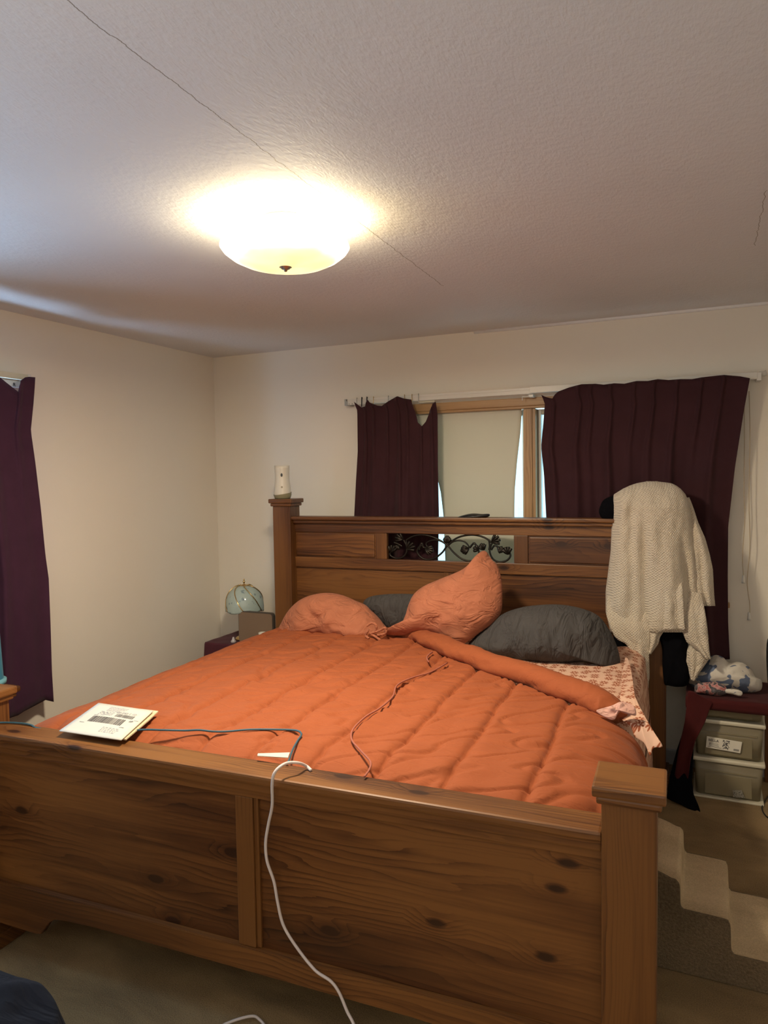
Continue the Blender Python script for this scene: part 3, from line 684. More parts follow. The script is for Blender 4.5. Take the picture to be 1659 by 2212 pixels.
# resample by arc length
acc = [0]
for a, b in zip(cs, cs[1:]): acc.append(acc[-1]+(b-a).length)
def carc(t):
    s = t*acc[-1]; lo = 0
    for i in range(len(acc)-1):
        if s <= acc[i+1] or i == len(acc)-2:
            f = (s-acc[i])/(acc[i+1]-acc[i]); return cs[i].lerp(cs[i+1], f), s, (cs[i+1]-cs[i]).normalized()
seams = [.30, .50, .705, .905, 1.10, 1.305, 1.51, 1.715, 1.94]
NU, NV = 400, 220
cols = [carc(i/NU) for i in range(NU+1)]
def duv(i, j):
    P, s, t = cols[i]; v = j/NV; x = P.x
    y0 = .150; y1 = interp(ftab, x); y = y0+(y1-y0)*v
    n = Vector((-t.z, 0, t.x))
    wob = .012*nz(y*3.1, x*.5)+.006*nz(y*9, x)
    xs = x+wob
    d = 9
    for k, c in enumerate(seams):
        if abs(xs-c) < abs(d): d = xs-c
    ad = min(abs(d), .10)
    h = .021*(1-math.exp(-ad/.011))+.005*math.cos(min(1, ad/.1)*PI*.5)
    near = math.exp(-ad/.035)
    h += .0055*near*nz(xs*4, y*26, 3)*1.5
    h += .007*nz(x*2.3, y*2.6, 7)+.0050*nz(x*3+y*3, y*11-x*5, 1)+.0022*nz(x*7+y*6, y*26-x*9, 5)
    rg = abs(nz(x*3.2+y*2, y*9.5-x*6, 11)); h -= .010*max(0, 1-rg*9)*sm(.0, .2, 1)
    # cross wrinkles toward the right foot
    h += .006*math.exp(-((y-.42)/.35)**2)*math.sin((x*7+y*30))*nz(x*3, y*3, 2)
    z = P.z
    if y < .30: z -= .55*(.30-y)**2*6*.5
    Q = Vector((P.x, y, z))+n*h
    if P.x > 2.0: Q.x += (.008*math.sin(y*22)+.016*sm(.35, .7, y)-.006)*sm(2.1, 2.19, P.x)
    return BM @ Q
bm = bmesh.new(); V = [[bm.verts.new(duv(i, j)) for i in range(NU+1)] for j in range(NV+1)]
for j in range(NV):
    for i in range(NU): bm.faces.new((V[j][i], V[j][i+1], V[j+1][i+1], V[j+1][i]))
du = mesh_obj('comforter', bm, M['duvet'], None, False, True); solid(du, .02, -1); rebase(du)
tag(du, 'rust orange quilted comforter spread over the bed, corner folded back', 'comforter')
# rolled-back edge
path = [(.93, 1.80, .758), (1.03, 1.775, .775), (1.12, 1.715, .790), (1.24, 1.59, .795), (1.385, 1.455, .795), (1.53, 1.335, .795), (1.75, 1.170, .797), (1.93, 1.03, .795), (2.02, .965, .790), (2.085, .915, .780), (2.115, .885, .765)]
pp = catmull(path, 14); n = len(pp); bm = bmesh.new(); rings = []
for i, p in enumerate(pp):
    t = (pp[min(i+1, n-1)]-pp[max(i-1, 0)]).normalized(); side = Vector((t.y, -t.x, 0)).normalized(); f = i/(n-1)
    ww = interp([(0, .012), (.12, .045), (.3, .058), (.6, .060), (.85, .062), (1, .040)], f); hh = interp([(0, .008), (.12, .030), (.3, .040), (.8, .047), (1, .030)], f)
    ring = []
    for k in range(28):
        a = 2*PI*k/28; ca, sa = math.cos(a), math.sin(a)
        r = 1+.16*nz(f*14, a*.8, 2)+.09*nz(f*40+ca*2, sa*2, 5)-.08*max(0, 1-abs(math.sin(f*23+a*1.2))*5)
        ring.append(bm.verts.new(BM @ (p-side*ca*ww*r+Vector((0, 0, sa*hh*r)))))
    rings.append(ring)
for a, b in zip(rings, rings[1:]):
    for k in range(28): bm.faces.new((a[k], a[(k+1) % 28], b[(k+1) % 28], b[k]))
bm.faces.new(rings[0]); bm.faces.new(rings[-1])
mesh_obj('rolled_edge', bm, M['duvet'], du, True, True)
bw_p = lambda P: BM @ P
inflate('pink_lining', [(1288, 1536), (1305, 1529), (1322, 1524), (1340, 1516), (1358, 1519), (1371, 1527), (1374, 1545), (1360, 1543), (1345, 1537), (1336, 1540), (1326, 1555), (1308, 1550)],
        lambda x, y: bw_p(bat(x, y, 1, .83+.0008*(1555-y))), (0, -1, .5), .016, M['pink'], du, True, wr=.014, wf=(30, 30, 30), K=8)['label'] = 'pale pink underside turned out at the corner'

# ---- pillows
def pcast(yv, lean=0, zref=.75):
    def f(px, py):
        P = bat(px, py, 1, yv)
        if lean:
            P = bat(px, py, 1, yv+(P.z-zref)*lean)
        return BM @ P
    return f
nb = (BM.to_3x3() @ Vector((0, -1, 0)))
po = inflate('pillow', [(604, 1364), (612, 1340), (630, 1312), (655, 1292), (690, 1282), (725, 1284), (760, 1298), (785, 1308), (800, 1322), (812, 1335), (826, 1352), (836, 1366), (828, 1376), (812, 1381), (770, 1379), (720, 1377), (670, 1372), (635, 1364)],
             pcast(1.84), nb, .15, M['peach'], wr=.026, wf=(9, 4, 11), seed=3, K=22, p=(2.4, .55)); rebase(po)
tag(po, 'terracotta tie-end pillow lying at the left side of the bed', 'pillow')
for pts in ([(792, 1352), (803, 1346), (812, 1350), (811, 1362), (801, 1368)], [(801, 1368), (820, 1362), (832, 1356), (833, 1368), (815, 1372)], [(798, 1366), (812, 1376), (822, 1383)], [(796, 1360), (790, 1372), (797, 1379)]):
    tube('tie', [BM @ bat(x, y, 1, 1.665+.004*(i % 2)) for i, (x, y) in enumerate(pts)], .0065, M['peach'], po, True, seg=7)
po2 = inflate('pillow', [(785, 1304), (797, 1290), (830, 1284), (880, 1283), (930, 1288), (960, 1305), (955, 1340), (920, 1362), (880, 1368), (845, 1362), (818, 1345), (800, 1322)],
              pcast(1.985), nb, .085, M['greycase'], wr=.012, wf=(9, 4, 11), seed=9, K=16); rebase(po2)
tag(po2, 'charcoal grey pillow half hidden behind the upright terracotta pillow', 'pillow')
po3 = inflate('pillow', [(1044, 1190), (1052, 1193), (1062, 1208), (1073, 1220), (1083, 1250), (1085, 1290), (1082, 1322), (1066, 1345), (1040, 1364), (1012, 1384), (994, 1393), (972, 1386), (945, 1374), (915, 1368), (880, 1372), (850, 1373), (828, 1369), (846, 1359), (866, 1350), (876, 1330), (884, 1305), (896, 1283), (918, 1266), (950, 1252), (980, 1240), (1005, 1228), (1025, 1210), (1035, 1197)],
              pcast(1.715, .38), nb+Vector((0, 0, .35)), .115, M['peach'], wr=.018, wf=(8, 4, 12), seed=21, K=24, center=(985, 1308), p=(2.6, .6)); rebase(po3)
tag(po3, 'terracotta pillow standing on its corner against the headboard', 'pillow')
po4 = inflate('pillow', [(1012, 1394), (1030, 1372), (1055, 1352), (1085, 1327), (1120, 1314), (1160, 1308), (1205, 1307), (1250, 1314), (1290, 1330), (1312, 1355), (1328, 1385), (1337, 1412), (1338, 1436), (1312, 1432), (1280, 1426), (1210, 1428), (1140, 1427), (1080, 1421), (1040, 1409)],
              pcast(1.79), nb, .17, M['greycase'], wr=.024, wf=(12, 4, 6), seed=14, K=22, p=(2.4, .55)); rebase(po4)
tag(po4, 'big charcoal grey pillow lying at the right side of the bed', 'pillow')

# ---- things on the comforter
def dz(px, py, z=.785): return BM @ bat(px, py, 2, z)
teal = plain('teal_cable_sheath', (.035, .10, .14), .5); brn = plain('brown_braided_cable', (.33, .10, .06), .8)
tc_ = thing('cable', 'flat teal cable crossing the foot of the comforter from under the envelope', 'cable', dz(560, 1580))
tube('wire', [dz(x, y, z) for x, y, z in ((-60, 1566, .775), (0, 1561, .773), (40, 1562, .773), (66, 1566, .772), (90, 1575, .765), (200, 1588, .755), (300, 1577, .786), (350, 1577, .788), (400, 1578, .782), (430, 1577, .784), (460, 1580, .780), (490, 1580, .778), (540, 1576, .780), (600, 1576, .78), (640, 1578, .781), (651, 1586, .781), (643, 1600, .779), (632, 1620, .777), (625, 1640, .775), (620, 1650, .774))], .0032, teal, tc_, True, seg=6)
bm = bmesh.new(); vs = [bm.verts.new(dz(x, y, .784)) for x, y in ((557, 1628), (626, 1626), (622, 1637), (556, 1633))]; bm.faces.new(vs)
solid(mesh_obj('paper_tag', bm, plain('white_paper_tag', (.62, .58, .48), .7), tc_, True), .002)
bc = rebase(tube('cable', [dz(x, y, z) for x, y, z in ((926, 1430, .783), (922, 1420, .786), (930, 1411, .786), (934, 1409, .786))], .004, brn, seg=6)); tag(bc, 'short brown cable end poking out below the folded comforter edge', 'cable')
bc = rebase(tube('cable', [dz(x, y, z) for x, y, z in ((966, 1432, .781), (930, 1452, .781), (890, 1464, .781), (858, 1480, .781), (848, 1505, .782), (820, 1530, .782), (790, 1548, .781), (763, 1575, .781), (760, 1598, .781), (778, 1620, .782), (800, 1645, .782), (798, 1662, .780), (787, 1678, .776))], .0032, brn, seg=6)); tag(bc, 'long brown braided cable winding down the middle of the comforter', 'cable')
# envelopes
envm = plain('white_envelope_paper', (.60, .58, .51), .6); kraft = plain('kraft_envelope_paper', (.62, .52, .33), .7); ink = plain('printed_ink', (.04, .04, .045), .7); fade = plain('faded_print', (.38, .38, .38), .7)
def E3(a, b, dz_=0):     # a across 0..1, b up 0..1 on the envelope
    tl, tr, bl, br = [dz(x, y, z) for x, y, z in ((213, 1519, .800), (331, 1536, .800), (128, 1579, .788), (262, 1599, .788))]
    P = (bl.lerp(br, a)).lerp(tl.lerp(tr, a), b); P.z += dz_+.004*math.sin(PI*a)*math.sin(PI*b); return P
ev = thing('envelope', 'white mailing envelope with barcodes lying on the foot of the bed', 'envelope', E3(.5, .5))
bm = bmesh.new(); gridmesh(bm, lambda u, v: E3(u, v), 12, 12); solid(mesh_obj('paper_sleeve', bm, envm, ev, True, True), .003, 0)
def strip(bm, a0, a1, b0, b1):
    vs = [bm.verts.new(E3(a, b, .0022)) for a, b in ((a0, b0), (a1, b0), (a1, b1), (a0, b1))]; bm.faces.new(vs)
bm = bmesh.new(); x = .22
random.seed(3)
while x < .78:
    wq = random.choice((.006, .010, .016)); strip(bm, x, x+wq, .36, .55); x += wq+random.choice((.006, .010))
x = .54
while x < .84:
    wq = random.choice((.005, .010)); strip(bm, x, x+wq, .60, .70); x += wq+random.choice((.005, .009))
strip(bm, .12, .86, .315, .325); strip(bm, .20, .96, .578, .586)
mesh_obj('barcode', bm, ink, ev, True)
bm = bmesh.new()
for i in range(12):
    for j in range(6):
        if random.random() < .55: strip(bm, .24+i*.02, .258+i*.02, .60+j*.022, .618+j*.022)
for r_ in range(5):
    x = .30
    while x < .62-.03*r_:
        wq = random.uniform(.015, .05); strip(bm, x, x+wq, .90-.035*r_, .912-.035*r_); x += wq+.012
for r_ in range(4):
    x = .56
    while x < .80:
        wq = random.uniform(.01, .04); strip(bm, x, x+wq, .24-.04*r_, .262-.04*r_); x += wq+.02
mesh_obj('printing', bm, fade, ev, True)['kind'] = 'stuff'
xd = (E3(1, .5)-E3(0, .5)); yd = (E3(.5, 1)-E3(.5, 0))
text('printed_number', '00 543 1 10', .017, frame_mtx(E3(.50, .72, .003), xd, yd), fade, ev); text('printed_code', '1P', .015, frame_mtx(E3(.83, .50, .003), xd, yd), ink, ev)
bm = bmesh.new(); vs = [bm.verts.new(dz(x, y, z)) for x, y, z in ((150, 1575, .784), (222, 1522, .792), (342, 1537, .792), (322, 1556, .790), (272, 1598, .782))]; bm.faces.new(vs)
ke = mesh_obj('envelope', bm, kraft); solid(ke, .004); rebase(ke); tag(ke, 'tan kraft envelope sticking out from under the white mailing envelope', 'envelope')

# white charging cord over the footboard
wc = plain('white_cord_rubber', (.70, .62, .58), .45)
def fb(px, py, y): return BM @ bat(px, py, 1, y)
co = rebase(tube('charging_cord', [dz(672, 1664, .772), dz(662, 1655, .778), fb(645, 1648, .075), fb(622, 1648, .05), fb(604, 1657, .020), fb(592, 1672, .004), fb(588, 1695, .006), fb(588, 1740, .02), fb(580, 1780, .028), fb(574, 1820, .032), fb(577, 1860, .032), fb(592, 1905, .034), fb(600, 1950, .034), fb(612, 1998, .034), fb(640, 2045, .032), fb(680, 2095, .028), fb(715, 2120, .028), fb(733, 2145, .026), fb(750, 2185, .02), fb(765, 2215, .01), fb(790, 2290, -.02)], .0042, wc, seg=8))
tag(co, 'white charging cord draped over the footboard and hanging to the floor', 'cord')
co = rebase(tube('charging_cord', [at(470, 2222, 2, .006), at(490, 2211, 2, .006), at(520, 2200, 2, .008), at(547, 2195, 2, .010), at(560, 2202, 2, .008), at(572, 2216, 2, .006), at(590, 2250, 2, .006)], .0042, wc, seg=8))
tag(co, 'white cord loop lying on the carpet in front of the footboard', 'cord')

# ---- on the headboard
df = thing('air_freshener', 'white air freshener dispenser on the left headboard post', 'air freshener', tuple(BM @ Vector((.062, BL+.07, 1.465))))
k_ = 1.0
bm = bmesh.new(); addlathe(bm, [(.0, .004), (.047, .004), (.053, .030), (.050, .060), (.045, .110), (.044, .150), (.046, .185), (.047, .203), (.043, .203), (.041, .190), (0, .188)], (0, 0, 0), 40)
for v in bm.verts: v.co.x *= k_; v.co.y *= k_
mesh_obj('body', bm, plain('ivory_shiny_plastic', (.72, .68, .58), .35), df, False, True)
bm = bmesh.new()
g = []
for z, r0 in ((0, .044), (.006, .048), (.022, .0535), (.042, .0545)):
    g.append([bm.verts.new(Vector((r0*k_*math.cos(a)*1.02, r0*k_*math.sin(a)*1.02, max(0, z-(0 if z < .03 else .018*(math.sin(-a-.5+PI/2*0)*.5+.5)) if z >= .02 else z)))) for a in [2*PI*i/40 for i in range(40)]])
for a, b in zip(g, g[1:]):
    for i in range(40): bm.faces.new((a[i], a[(i+1) % 40], b[(i+1) % 40], b[i]))
bm.faces.new(g[0])
mesh_obj('base_band', bm, plain('olive_grey_plastic', (.28, .25, .15), .4), df, False, True)
vdir = Vector((CAM.x-df.location.x, CAM.y-df.location.y, 0)).normalized()
bm = bmesh.new(); c0 = vdir*.0450+Vector((0, 0, .145)); sd = Vector((-vdir.y, vdir.x, 0))
vs = [bm.verts.new(c0+sd*(.0065*math.sin(a)-.003)+Vector((0, 0, .011*math.cos(a)))+vdir*(.0015)) for a in [2*PI*i/16 for i in range(16)]]; f = bm.faces.new(vs)
mesh_obj('spray_vent', solidbm := bm, M['blackplastic'], df)
bm = bmesh.new(); c0 = vdir*.0505+Vector((0, 0, .072))
vs = [bm.verts.new(c0+sd*(.006*math.sin(a)-.003)+Vector((0, 0, .006*math.cos(a)))+vdir*.003) for a in [2*PI*i/16 for i in range(16)]]; bm.faces.new(vs)
mesh_obj('button', bm, plain('taupe_plastic', (.33, .29, .20), .4), df)
mk = inflate('eyeglass_case', [(987, 1118), (1000, 1113), (1020, 1109), (1040, 1110), (1056, 1110), (1057, 1115), (1045, 1119), (1030, 1120), (1005, 1122), (992, 1122)], pcast(BL+.085), nb, .035, M['blackplastic'], wr=.001, K=8)
rebase(mk); tag(mk, 'flat black case lying on top of the headboard rail', 'case')

# ---- clothes on the right headboard post
yC = -.285
jk = thing('black_jacket', 'black jacket hung over the right headboard post beneath the cream sweater', 'jacket', (2.93, yC, .6))
inflate('jacket_shoulder', [(1297, 1092), (1304, 1080), (1320, 1072), (1345, 1068), (1375, 1075), (1378, 1130), (1340, 1142), (1316, 1137), (1300, 1120), (1294, 1106)], lambda x, y: at(x, y, 1, -.29), (0, -1, 0), .055, M['black'], jk, True, wr=.01, wf=(20, 20, 20))
inflate('jacket_body', [(1425, 1330), (1470, 1320), (1488, 1340), (1486, 1380), (1487, 1420), (1490, 1460), (1484, 1480), (1465, 1484), (1445, 1481), (1435, 1476), (1431, 1440), (1430, 1400), (1420, 1360)], lambda x, y: at(x, y, 1, -.36), (0, -1, 0), .04, M['black'], jk, True, wr=.01, wf=(20, 20, 10))
inflate('jacket_sleeve', [(1325, 1370), (1345, 1360), (1375, 1375), (1378, 1420), (1376, 1465), (1368, 1476), (1352, 1462), (1345, 1430), (1340, 1410), (1332, 1395)], lambda x, y: at(x, y, 1, -.33), (0, -1, 0), .02, M['black'], jk, True, wr=.008, wf=(20, 20, 10))
sw = thing('knit_sweater', 'cream waffle knit sweater draped over the right headboard post', 'sweater', (2.95, yC, .6))
LT = [(1040, 1396), (1043, 1378), (1048, 1362), (1056, 1345), (1068, 1326), (1080, 1323), (1137, 1321), (1190, 1319), (1229, 1314), (1276, 1308), (1321, 1308), (1362, 1318)]
RTb = [(1040, 1420), (1043, 1448), (1048, 1460), (1056, 1471), (1068, 1481), (1090, 1490), (1150, 1497), (1229, 1508), (1295, 1516), (1334, 1524), (1362, 1526)]
def ring_pt(y, a, dep):
    xl, xr = interp(LT, y), interp(RTb, y); c = (xl+xr)/2; h = (xr-xl)/2
    ca, sa = math.cos(a), math.sin(a)
    e = lambda t, k: math.copysign(abs(t)**k, t)
    x = c+h*e(ca, .8); v = (y-1039)/(1362-1039)
    fold = 0
    xx = x-1391-(y-1100)*.02
    fold += .048*math.exp(-(xx/11)**2)*sm(.12, .4, v)*-1 + .034*math.exp(-((xx-16)/16)**2)*sm(.1, .4, v)
    fold += .016*math.exp(-((x-1440-(y-1200)*.10)/20)**2)*sm(.3, .6, v)
    fold -= .034*math.exp(-((x-1415-(y-1200)*-.02)/9)**2)*sm(.45, .7, v)
    fold -= .036*math.exp(-((x-1480-(y-1200)*.12)/9)**2)*sm(.25, .6, v)
    fold += .014*math.exp(-((x-1345)/12)**2)*sm(.05, .2, v)-.014*math.exp(-((x-1365)/8)**2)*sm(.05, .25, v)
    fold += .020*nz(x*.03, y*.012, 4)+.008*nz(x*.09, y*.03, 9)
    d = dep*e(sa, .75)
    if sa > 0: d += fold
    return at(x, y, 1, yC-d)
bm = bmesh.new(); rings = []; NA = 96
ysr = [1039.5+ (1366-1039.5)*(t/46)**1.6 for t in range(47)]
for y in ysr:
    v = (y-1039)/(1362-1039); dep = .150*min(1, math.sqrt(max(0, (y-1039)/55.)))
    rings.append([bm.verts.new(ring_pt(y, 2*PI*k/NA, dep)) for k in range(NA)])
for a, b in zip(rings, rings[1:]):
    for k in range(NA): bm.faces.new((a[k], a[(k+1) % NA], b[(k+1) % NA], b[k]))
bm.faces.new(rings[0])
solid(mesh_obj('sweater_body', bm, M['knit'], sw, True, True), .008, -1)
def flap(name, rws, yoff, bulge, nseed, rib=0, thick=.010):
    tabL = [(r[0], r[1]) for r in rws]; tabR = [(r[0], r[2]) for r in rws]; y0, y1 = rws[0][0], rws[-1][0]
    def fn(u, v):
        y = y0+(y1-y0)*v; xl, xr = interp(tabL, y), interp(tabR, y)
        return at(xl+(xr-xl)*u, y, 1, yoff+.055*(1-sm(0, .38, v))-bulge*math.sin(PI*u)*(.4+.6*v)-.012*nz(u*4+nseed, v*4)-.012*math.sin(u*11+nseed)*v)
    bm = bmesh.new(); gridmesh(bm, fn, 24, 30); return solid(mesh_obj(name, bm, M['knit'], sw, True, True), thick, 0)
fy = yC-.135
flap('sweater_sleeve', [(1290, 1311, 1396), (1330, 1310, 1400), (1362, 1322, 1403), (1379, 1331, 1403), (1389, 1352, 1403), (1394, 1357, 1402), (1420, 1363, 1401), (1465, 1369, 1402), (1485, 1372, 1400), (1494, 1374, 1397), (1500, 1380, 1392)], fy, .030, 1)
flap('sweater_side', [(1300, 1396, 1440), (1340, 1398, 1440), (1362, 1399, 1433), (1375, 1400, 1424), (1390, 1400, 1420), (1412, 1402, 1405)], fy+.01, .012, 2)
flap('ribbed_hem', [(1240, 1424, 1472), (1300, 1424, 1476), (1340, 1422, 1478), (1360, 1420, 1480)], fy-.018, .016, 3)
flap('sweater_front', [(1280, 1478, 1514), (1334, 1474, 1524), (1362, 1474, 1527), (1386, 1484, 1529), (1404, 1507, 1530), (1424, 1526, 1533)], fy+.005, .020, 4)
flap('sweater_sleeve', [(1380, 1492, 1510), (1404, 1483, 1520), (1422, 1481, 1531), (1440, 1487, 1518), (1456, 1491, 1506), (1470, 1495, 1498)], fy+.04, .020, 5)
flap('sweater_back', [(1075, 1480, 1487), (1095, 1484, 1495), (1130, 1488, 1508), (1163, 1490, 1522), (1200, 1492, 1532), (1229, 1494, 1538), (1270, 1500, 1540), (1290, 1506, 1541), (1309, 1512, 1543)], yC-.04, .030, 6)

# ------------------------------------------------------------------ left nightstand group
lt = thing('nightstand', 'low nightstand under a dark plum cloth in the left back corner', 'nightstand', (.42, -.27, 0))
NZ = .53
box('table_body', .20, .68, -.40, -.06, 0, NZ-.012, M['wood_z'], lt, .004, True)
def ncloth(u, v):
    # top 0.18..0.70, edges fall
    X0, X1_, Y0, Y1_ = .185, .695, -.415, -.045
    x = X0-.0+(X1_-X0)*(u*1.5-.25); y = Y0+(Y1_-Y0)*(v*1.6-.6); z = NZ
    if x < X0: z -= (X0-x)*2.6; x = X0-(X0-x)*.25
    if x > X1_: z -= (x-X1_)*2.6; x = X1_+(x-X1_)*.05
    if y < Y0: z -= (Y0-y)*1.9; y = Y0-(Y0-y)*.10+.010*math.sin(x*50)*min(1, (Y0-y)*8)
    z = max(z, .12)
    return Vector((x, y, z+.003*nz(x*12, y*12)))
bm = bmesh.new(); gridmesh(bm, ncloth, 60, 60)
M['plumcloth'] = fabric('plum_nightstand_cloth', (.080, .022, .032), .9, .2, 8, wd=.006, sheen=.15)
nc = mesh_obj('nightstand_cloth', bm, M['plumcloth'], None, False, True); solid(nc, .003, 0); rebase(nc); tag(nc, 'dark plum cloth draped over the left nightstand beneath the lamp', 'cloth')
# lamp with a swirled glass shade
lb = at(528, 1292, 1, -.24)
lm = thing('table_lamp', 'small brass touch lamp with pale swirled glass shade on the left nightstand', 'lamp', (lb.x, -.24, NZ+.003))
z0 = NZ+.003; zr_ = at(528, 1309, 1, -.24).z-z0; ztop = at(528, 1263, 1, -.24).z-z0; R_ = .066*2
R_ = (at(564, 1300, 1, -.24).x-at(494, 1300, 1, -.24).x)/2*.97
bm = bmesh.new(); addlathe(bm, [(0, 0), (.065, 0), (.068, .006), (.055, .016), (.030, .024), (.020, .03), (.019, zr_*.6), (.022, zr_), (.010, zr_+.02), (0, zr_+.02)], (0, 0, 0), 32); mesh_obj('base', bm, M['brass'], lm, False, True)
hgt = ztop-zr_
def dome(a, t):      # t 0 top .. 1 rim, scalloped rim
    ph = .14+t*(PI/2+.02)
    r = R_*math.sin(min(ph, PI/2))**.85 if ph < PI/2 else R_*(1-.02*(ph-PI/2)); sc_ = 1+.0*math.cos(6*a)
    z = zr_+hgt*(math.cos(ph)*.98) - .012*abs(math.sin(3*(a+t*1.1)))*sm(.6, 1, t)
    return Vector((r*sc_*math.cos(a), r*sc_*math.sin(a), z))
gl, nt, b = newmat('frosted_pale_green_glass')
b.inputs['Roughness'].default_value = .08
fl = noi(nt, coords(nt), 34, 2); L(nt, ramp(nt, fl, [(.60, (.42, .50, .45)), (.72, (.20, .26, .27))]), b.inputs['Base Color'])
for k in range(6):
    bm = bmesh.new()
    def pan(u, v, k=k):
        a = (k+u)*PI/3+ (v*1.1); return dome(a, .04+.96*v)*(1+0*.004)
    gridmesh(bm, pan, 12, 20); solid(mesh_obj('glass_panel', bm, gl, lm, False, True), .003)
    bm = bmesh.new(); addtube(bm, [dome(k*PI/3+(v/20*1.1), .02+.98*v/20)*1.012 for v in range(21)], .0032, 8); mesh_obj('brass_rib', bm, M['brass'], lm, False, True)
bm = bmesh.new(); addlathe(bm, [(0, .052), (.004, .050), (.005, .044), (.003, .040), (.008, .034), (.008, .028), (.004, .022), (.005, .016), (.022, .012), (.034, .0), (.036, -.006), (.0, -.006)], (0, 0, ztop-.012), 24); mesh_obj('finial_cap', bm, M['brass'], lm, False, True)
# brown rounded panel
a, b_ = at(517, 1380, 1, -.345), at(592, 1380, 1, -.345); zt_ = at(555, 1322, 1, -.345).z
def rrect(x0, x1, z0_, z1, r, n=6):
    o = []
    for cx, cz, s0 in ((x1-r, z1-r, 0), (x0+r, z1-r, 1), (x0+r, z0_+r, 2), (x1-r, z0_+r, 3)):
        for i in range(n+1): t = (s0+i/n)*PI/2; o.append((cx+r*math.cos(t), cz+r*math.sin(t)))
    return o
br = thing('tablet_speaker', 'brown rounded panel with dark rim standing in front of the lamp', 'speaker', ((a.x+b_.x)/2, -.345, NZ+.003))
zb_ = NZ+.004
extrude_outline('rim', rrect(a.x, b_.x, zb_, zt_, .022), lambda p: Vector((p[0], -.352, p[1])), Vector((0, .03, 0)), plain('dark_taupe_plastic', (.075, .06, .045), .5), br, True, bev=.003)
extrude_outline('woven_front', rrect(a.x+.006, b_.x-.006, zb_+.006, zt_-.006, .018), lambda p: Vector((p[0], -.355, p[1])), Vector((0, .006, 0)), plain('brown_woven_cloth', (.22, .145, .09), .85, nscale=500, nstr=.5), br, True)
ct = at(567, 1376, 1, -.385); 
cupz = NZ+.004
cu = lathe('egg_cup', [(0, 0), (.024, 0), (.026, .010), (.022, .046), (.020, .054), (.024, .078), (.026, .088), (.023, .088), (.017, .07), (0, .066)], (ct.x, -.385, cupz), plain('white_glazed_ceramic', (.75, .74, .66), .25), seg=24)
rebase(cu); tag(cu, 'small white waisted ceramic cup in front of the brown panel', 'cup')
tq = at(504, 1372, 1, -.36)
tr = lathe('glass_trinket', [(0, 0), (.017, 0), (.018, .010), (.010, .020), (.006, .034), (.004, .036), (0, .036)], (tq.x, -.36, NZ+.003), plain('cloudy_glass', (.50, .46, .45), .15), seg=16)
rebase(tr); tag(tr, 'tiny cloudy glass trinket at the left edge of the nightstand', 'ornament')
bq = at(548, 1319, 1, -.27)
bl_ = lathe('blue_bottle', [(0, 0), (.014, 0), (.014, .12), (.008, .14), (.010, bq.z-NZ), (.0, bq.z-NZ+.006)], (bq.x, -.27, NZ+.003), plain('pale_blue_plastic', (.30, .42, .60), .4), seg=16)
rebase(bl_); tag(bl_, 'pale blue bottle top peeking above the brown panel', 'bottle')

# ------------------------------------------------------------------ left dresser
dr = thing('dresser', 'pine dresser end at the left picture edge below the side curtain', 'dresser', (.26, -2.6, 0))
DY = -2.035
bm = bmesh.new(); addbox(bm, .03, .50, -3.3, DY, .702, .728, .009); addbox(bm, .035, .488, -3.29, DY-.012, .682, .7015, .007); mesh_obj('dresser_top', bm, M['wood_y'], dr, True)
bm = bmesh.new(); addbox(bm, .05, .462, -3.27, DY-.035, .06, .6815, .004); mesh_obj('dresser_body', bm, M['wood_z'], dr, True)
for z in (.10, .30, .50):
    for y0 in (-3.24, -2.66):
        bm = bmesh.new(); addbox(bm, .4625, .478, y0, y0+.54, z, z+.17, .005); d_ = mesh_obj('drawer', bm, M['wood_y'], dr, True)
        bm = bmesh.new(); addtube(bm, [Vector((.478, y0+.27, z+.085)), Vector((.50, y0+.27, z+.085))], .014, 12); mesh_obj('knob', bm, M['brass'], d_, True, True)
bm = bmesh.new(); addbox(bm, .04, .472, -3.28, DY-.03, 0, .0595, .004); mesh_obj('plinth', bm, M['wood_y'], dr, True)
jr = at(9, 1440, 0, .36); rj = .075
ju = thing('water_jug', 'teal plastic water jug cut by the left picture edge', 'jug', (.34, jr.y-rj-.01, .728))
zj = at(5, 1335, 0, .36).z-.728
tm = plain('teal_plastic', (.05, .22, .34), .4); 
bm = bmesh.new(); addlathe(bm, [(0, .008), (rj, .008), (rj+.002, .02), (rj, .06), (rj-.006, zj*.8), (rj-.012, zj), (rj-.03, zj+.03), (.03, zj+.04), (0, zj+.04)], (0, 0, 0), 36); mesh_obj('jug_body', bm, tm, ju, False, True)
bm = bmesh.new(); addlathe(bm, [(0, 0), (rj+.012, 0), (rj+.013, .018), (rj+.002, .022), (0, .022)], (0, 0, 0), 36); mesh_obj('jug_base', bm, plain('light_teal_plastic', (.16, .40, .48), .4), ju, False, True)

# ------------------------------------------------------------------ right side table, bins, clothes
rt_ = thing('side_table', 'low side table under a maroon cloth to the right of the bed', 'side table', (3.27, -.235, 0))
TZ = .505
box('table_top', 3.085, 3.47, -.42, -.05, TZ-.02, TZ-.004, M['wood_x'], rt_, .003, True)
for x, y in ((3.085, -.415), (3.44, -.415), (3.085, -.08), (3.44, -.08)): box('leg', x, x+.018, y, y+.025, 0, TZ-.021, M['wood_z'], rt_, .002, True)
bm = bmesh.new()
def tcl(u, v):
    X0, X1_, Y0, Y1_ = 3.075, 3.48, -.432, -.045
    x = X0+(X1_-X0)*u; yy = Y0+(Y1_-Y0)*(v*1.12-.12); z = TZ
    if yy < Y0: z -= (Y0-yy)*1.1; yy = Y0-.003
    return Vector((x, yy, z+.002*nz(x*15, yy*15)))
gridmesh(bm, tcl, 30, 30)
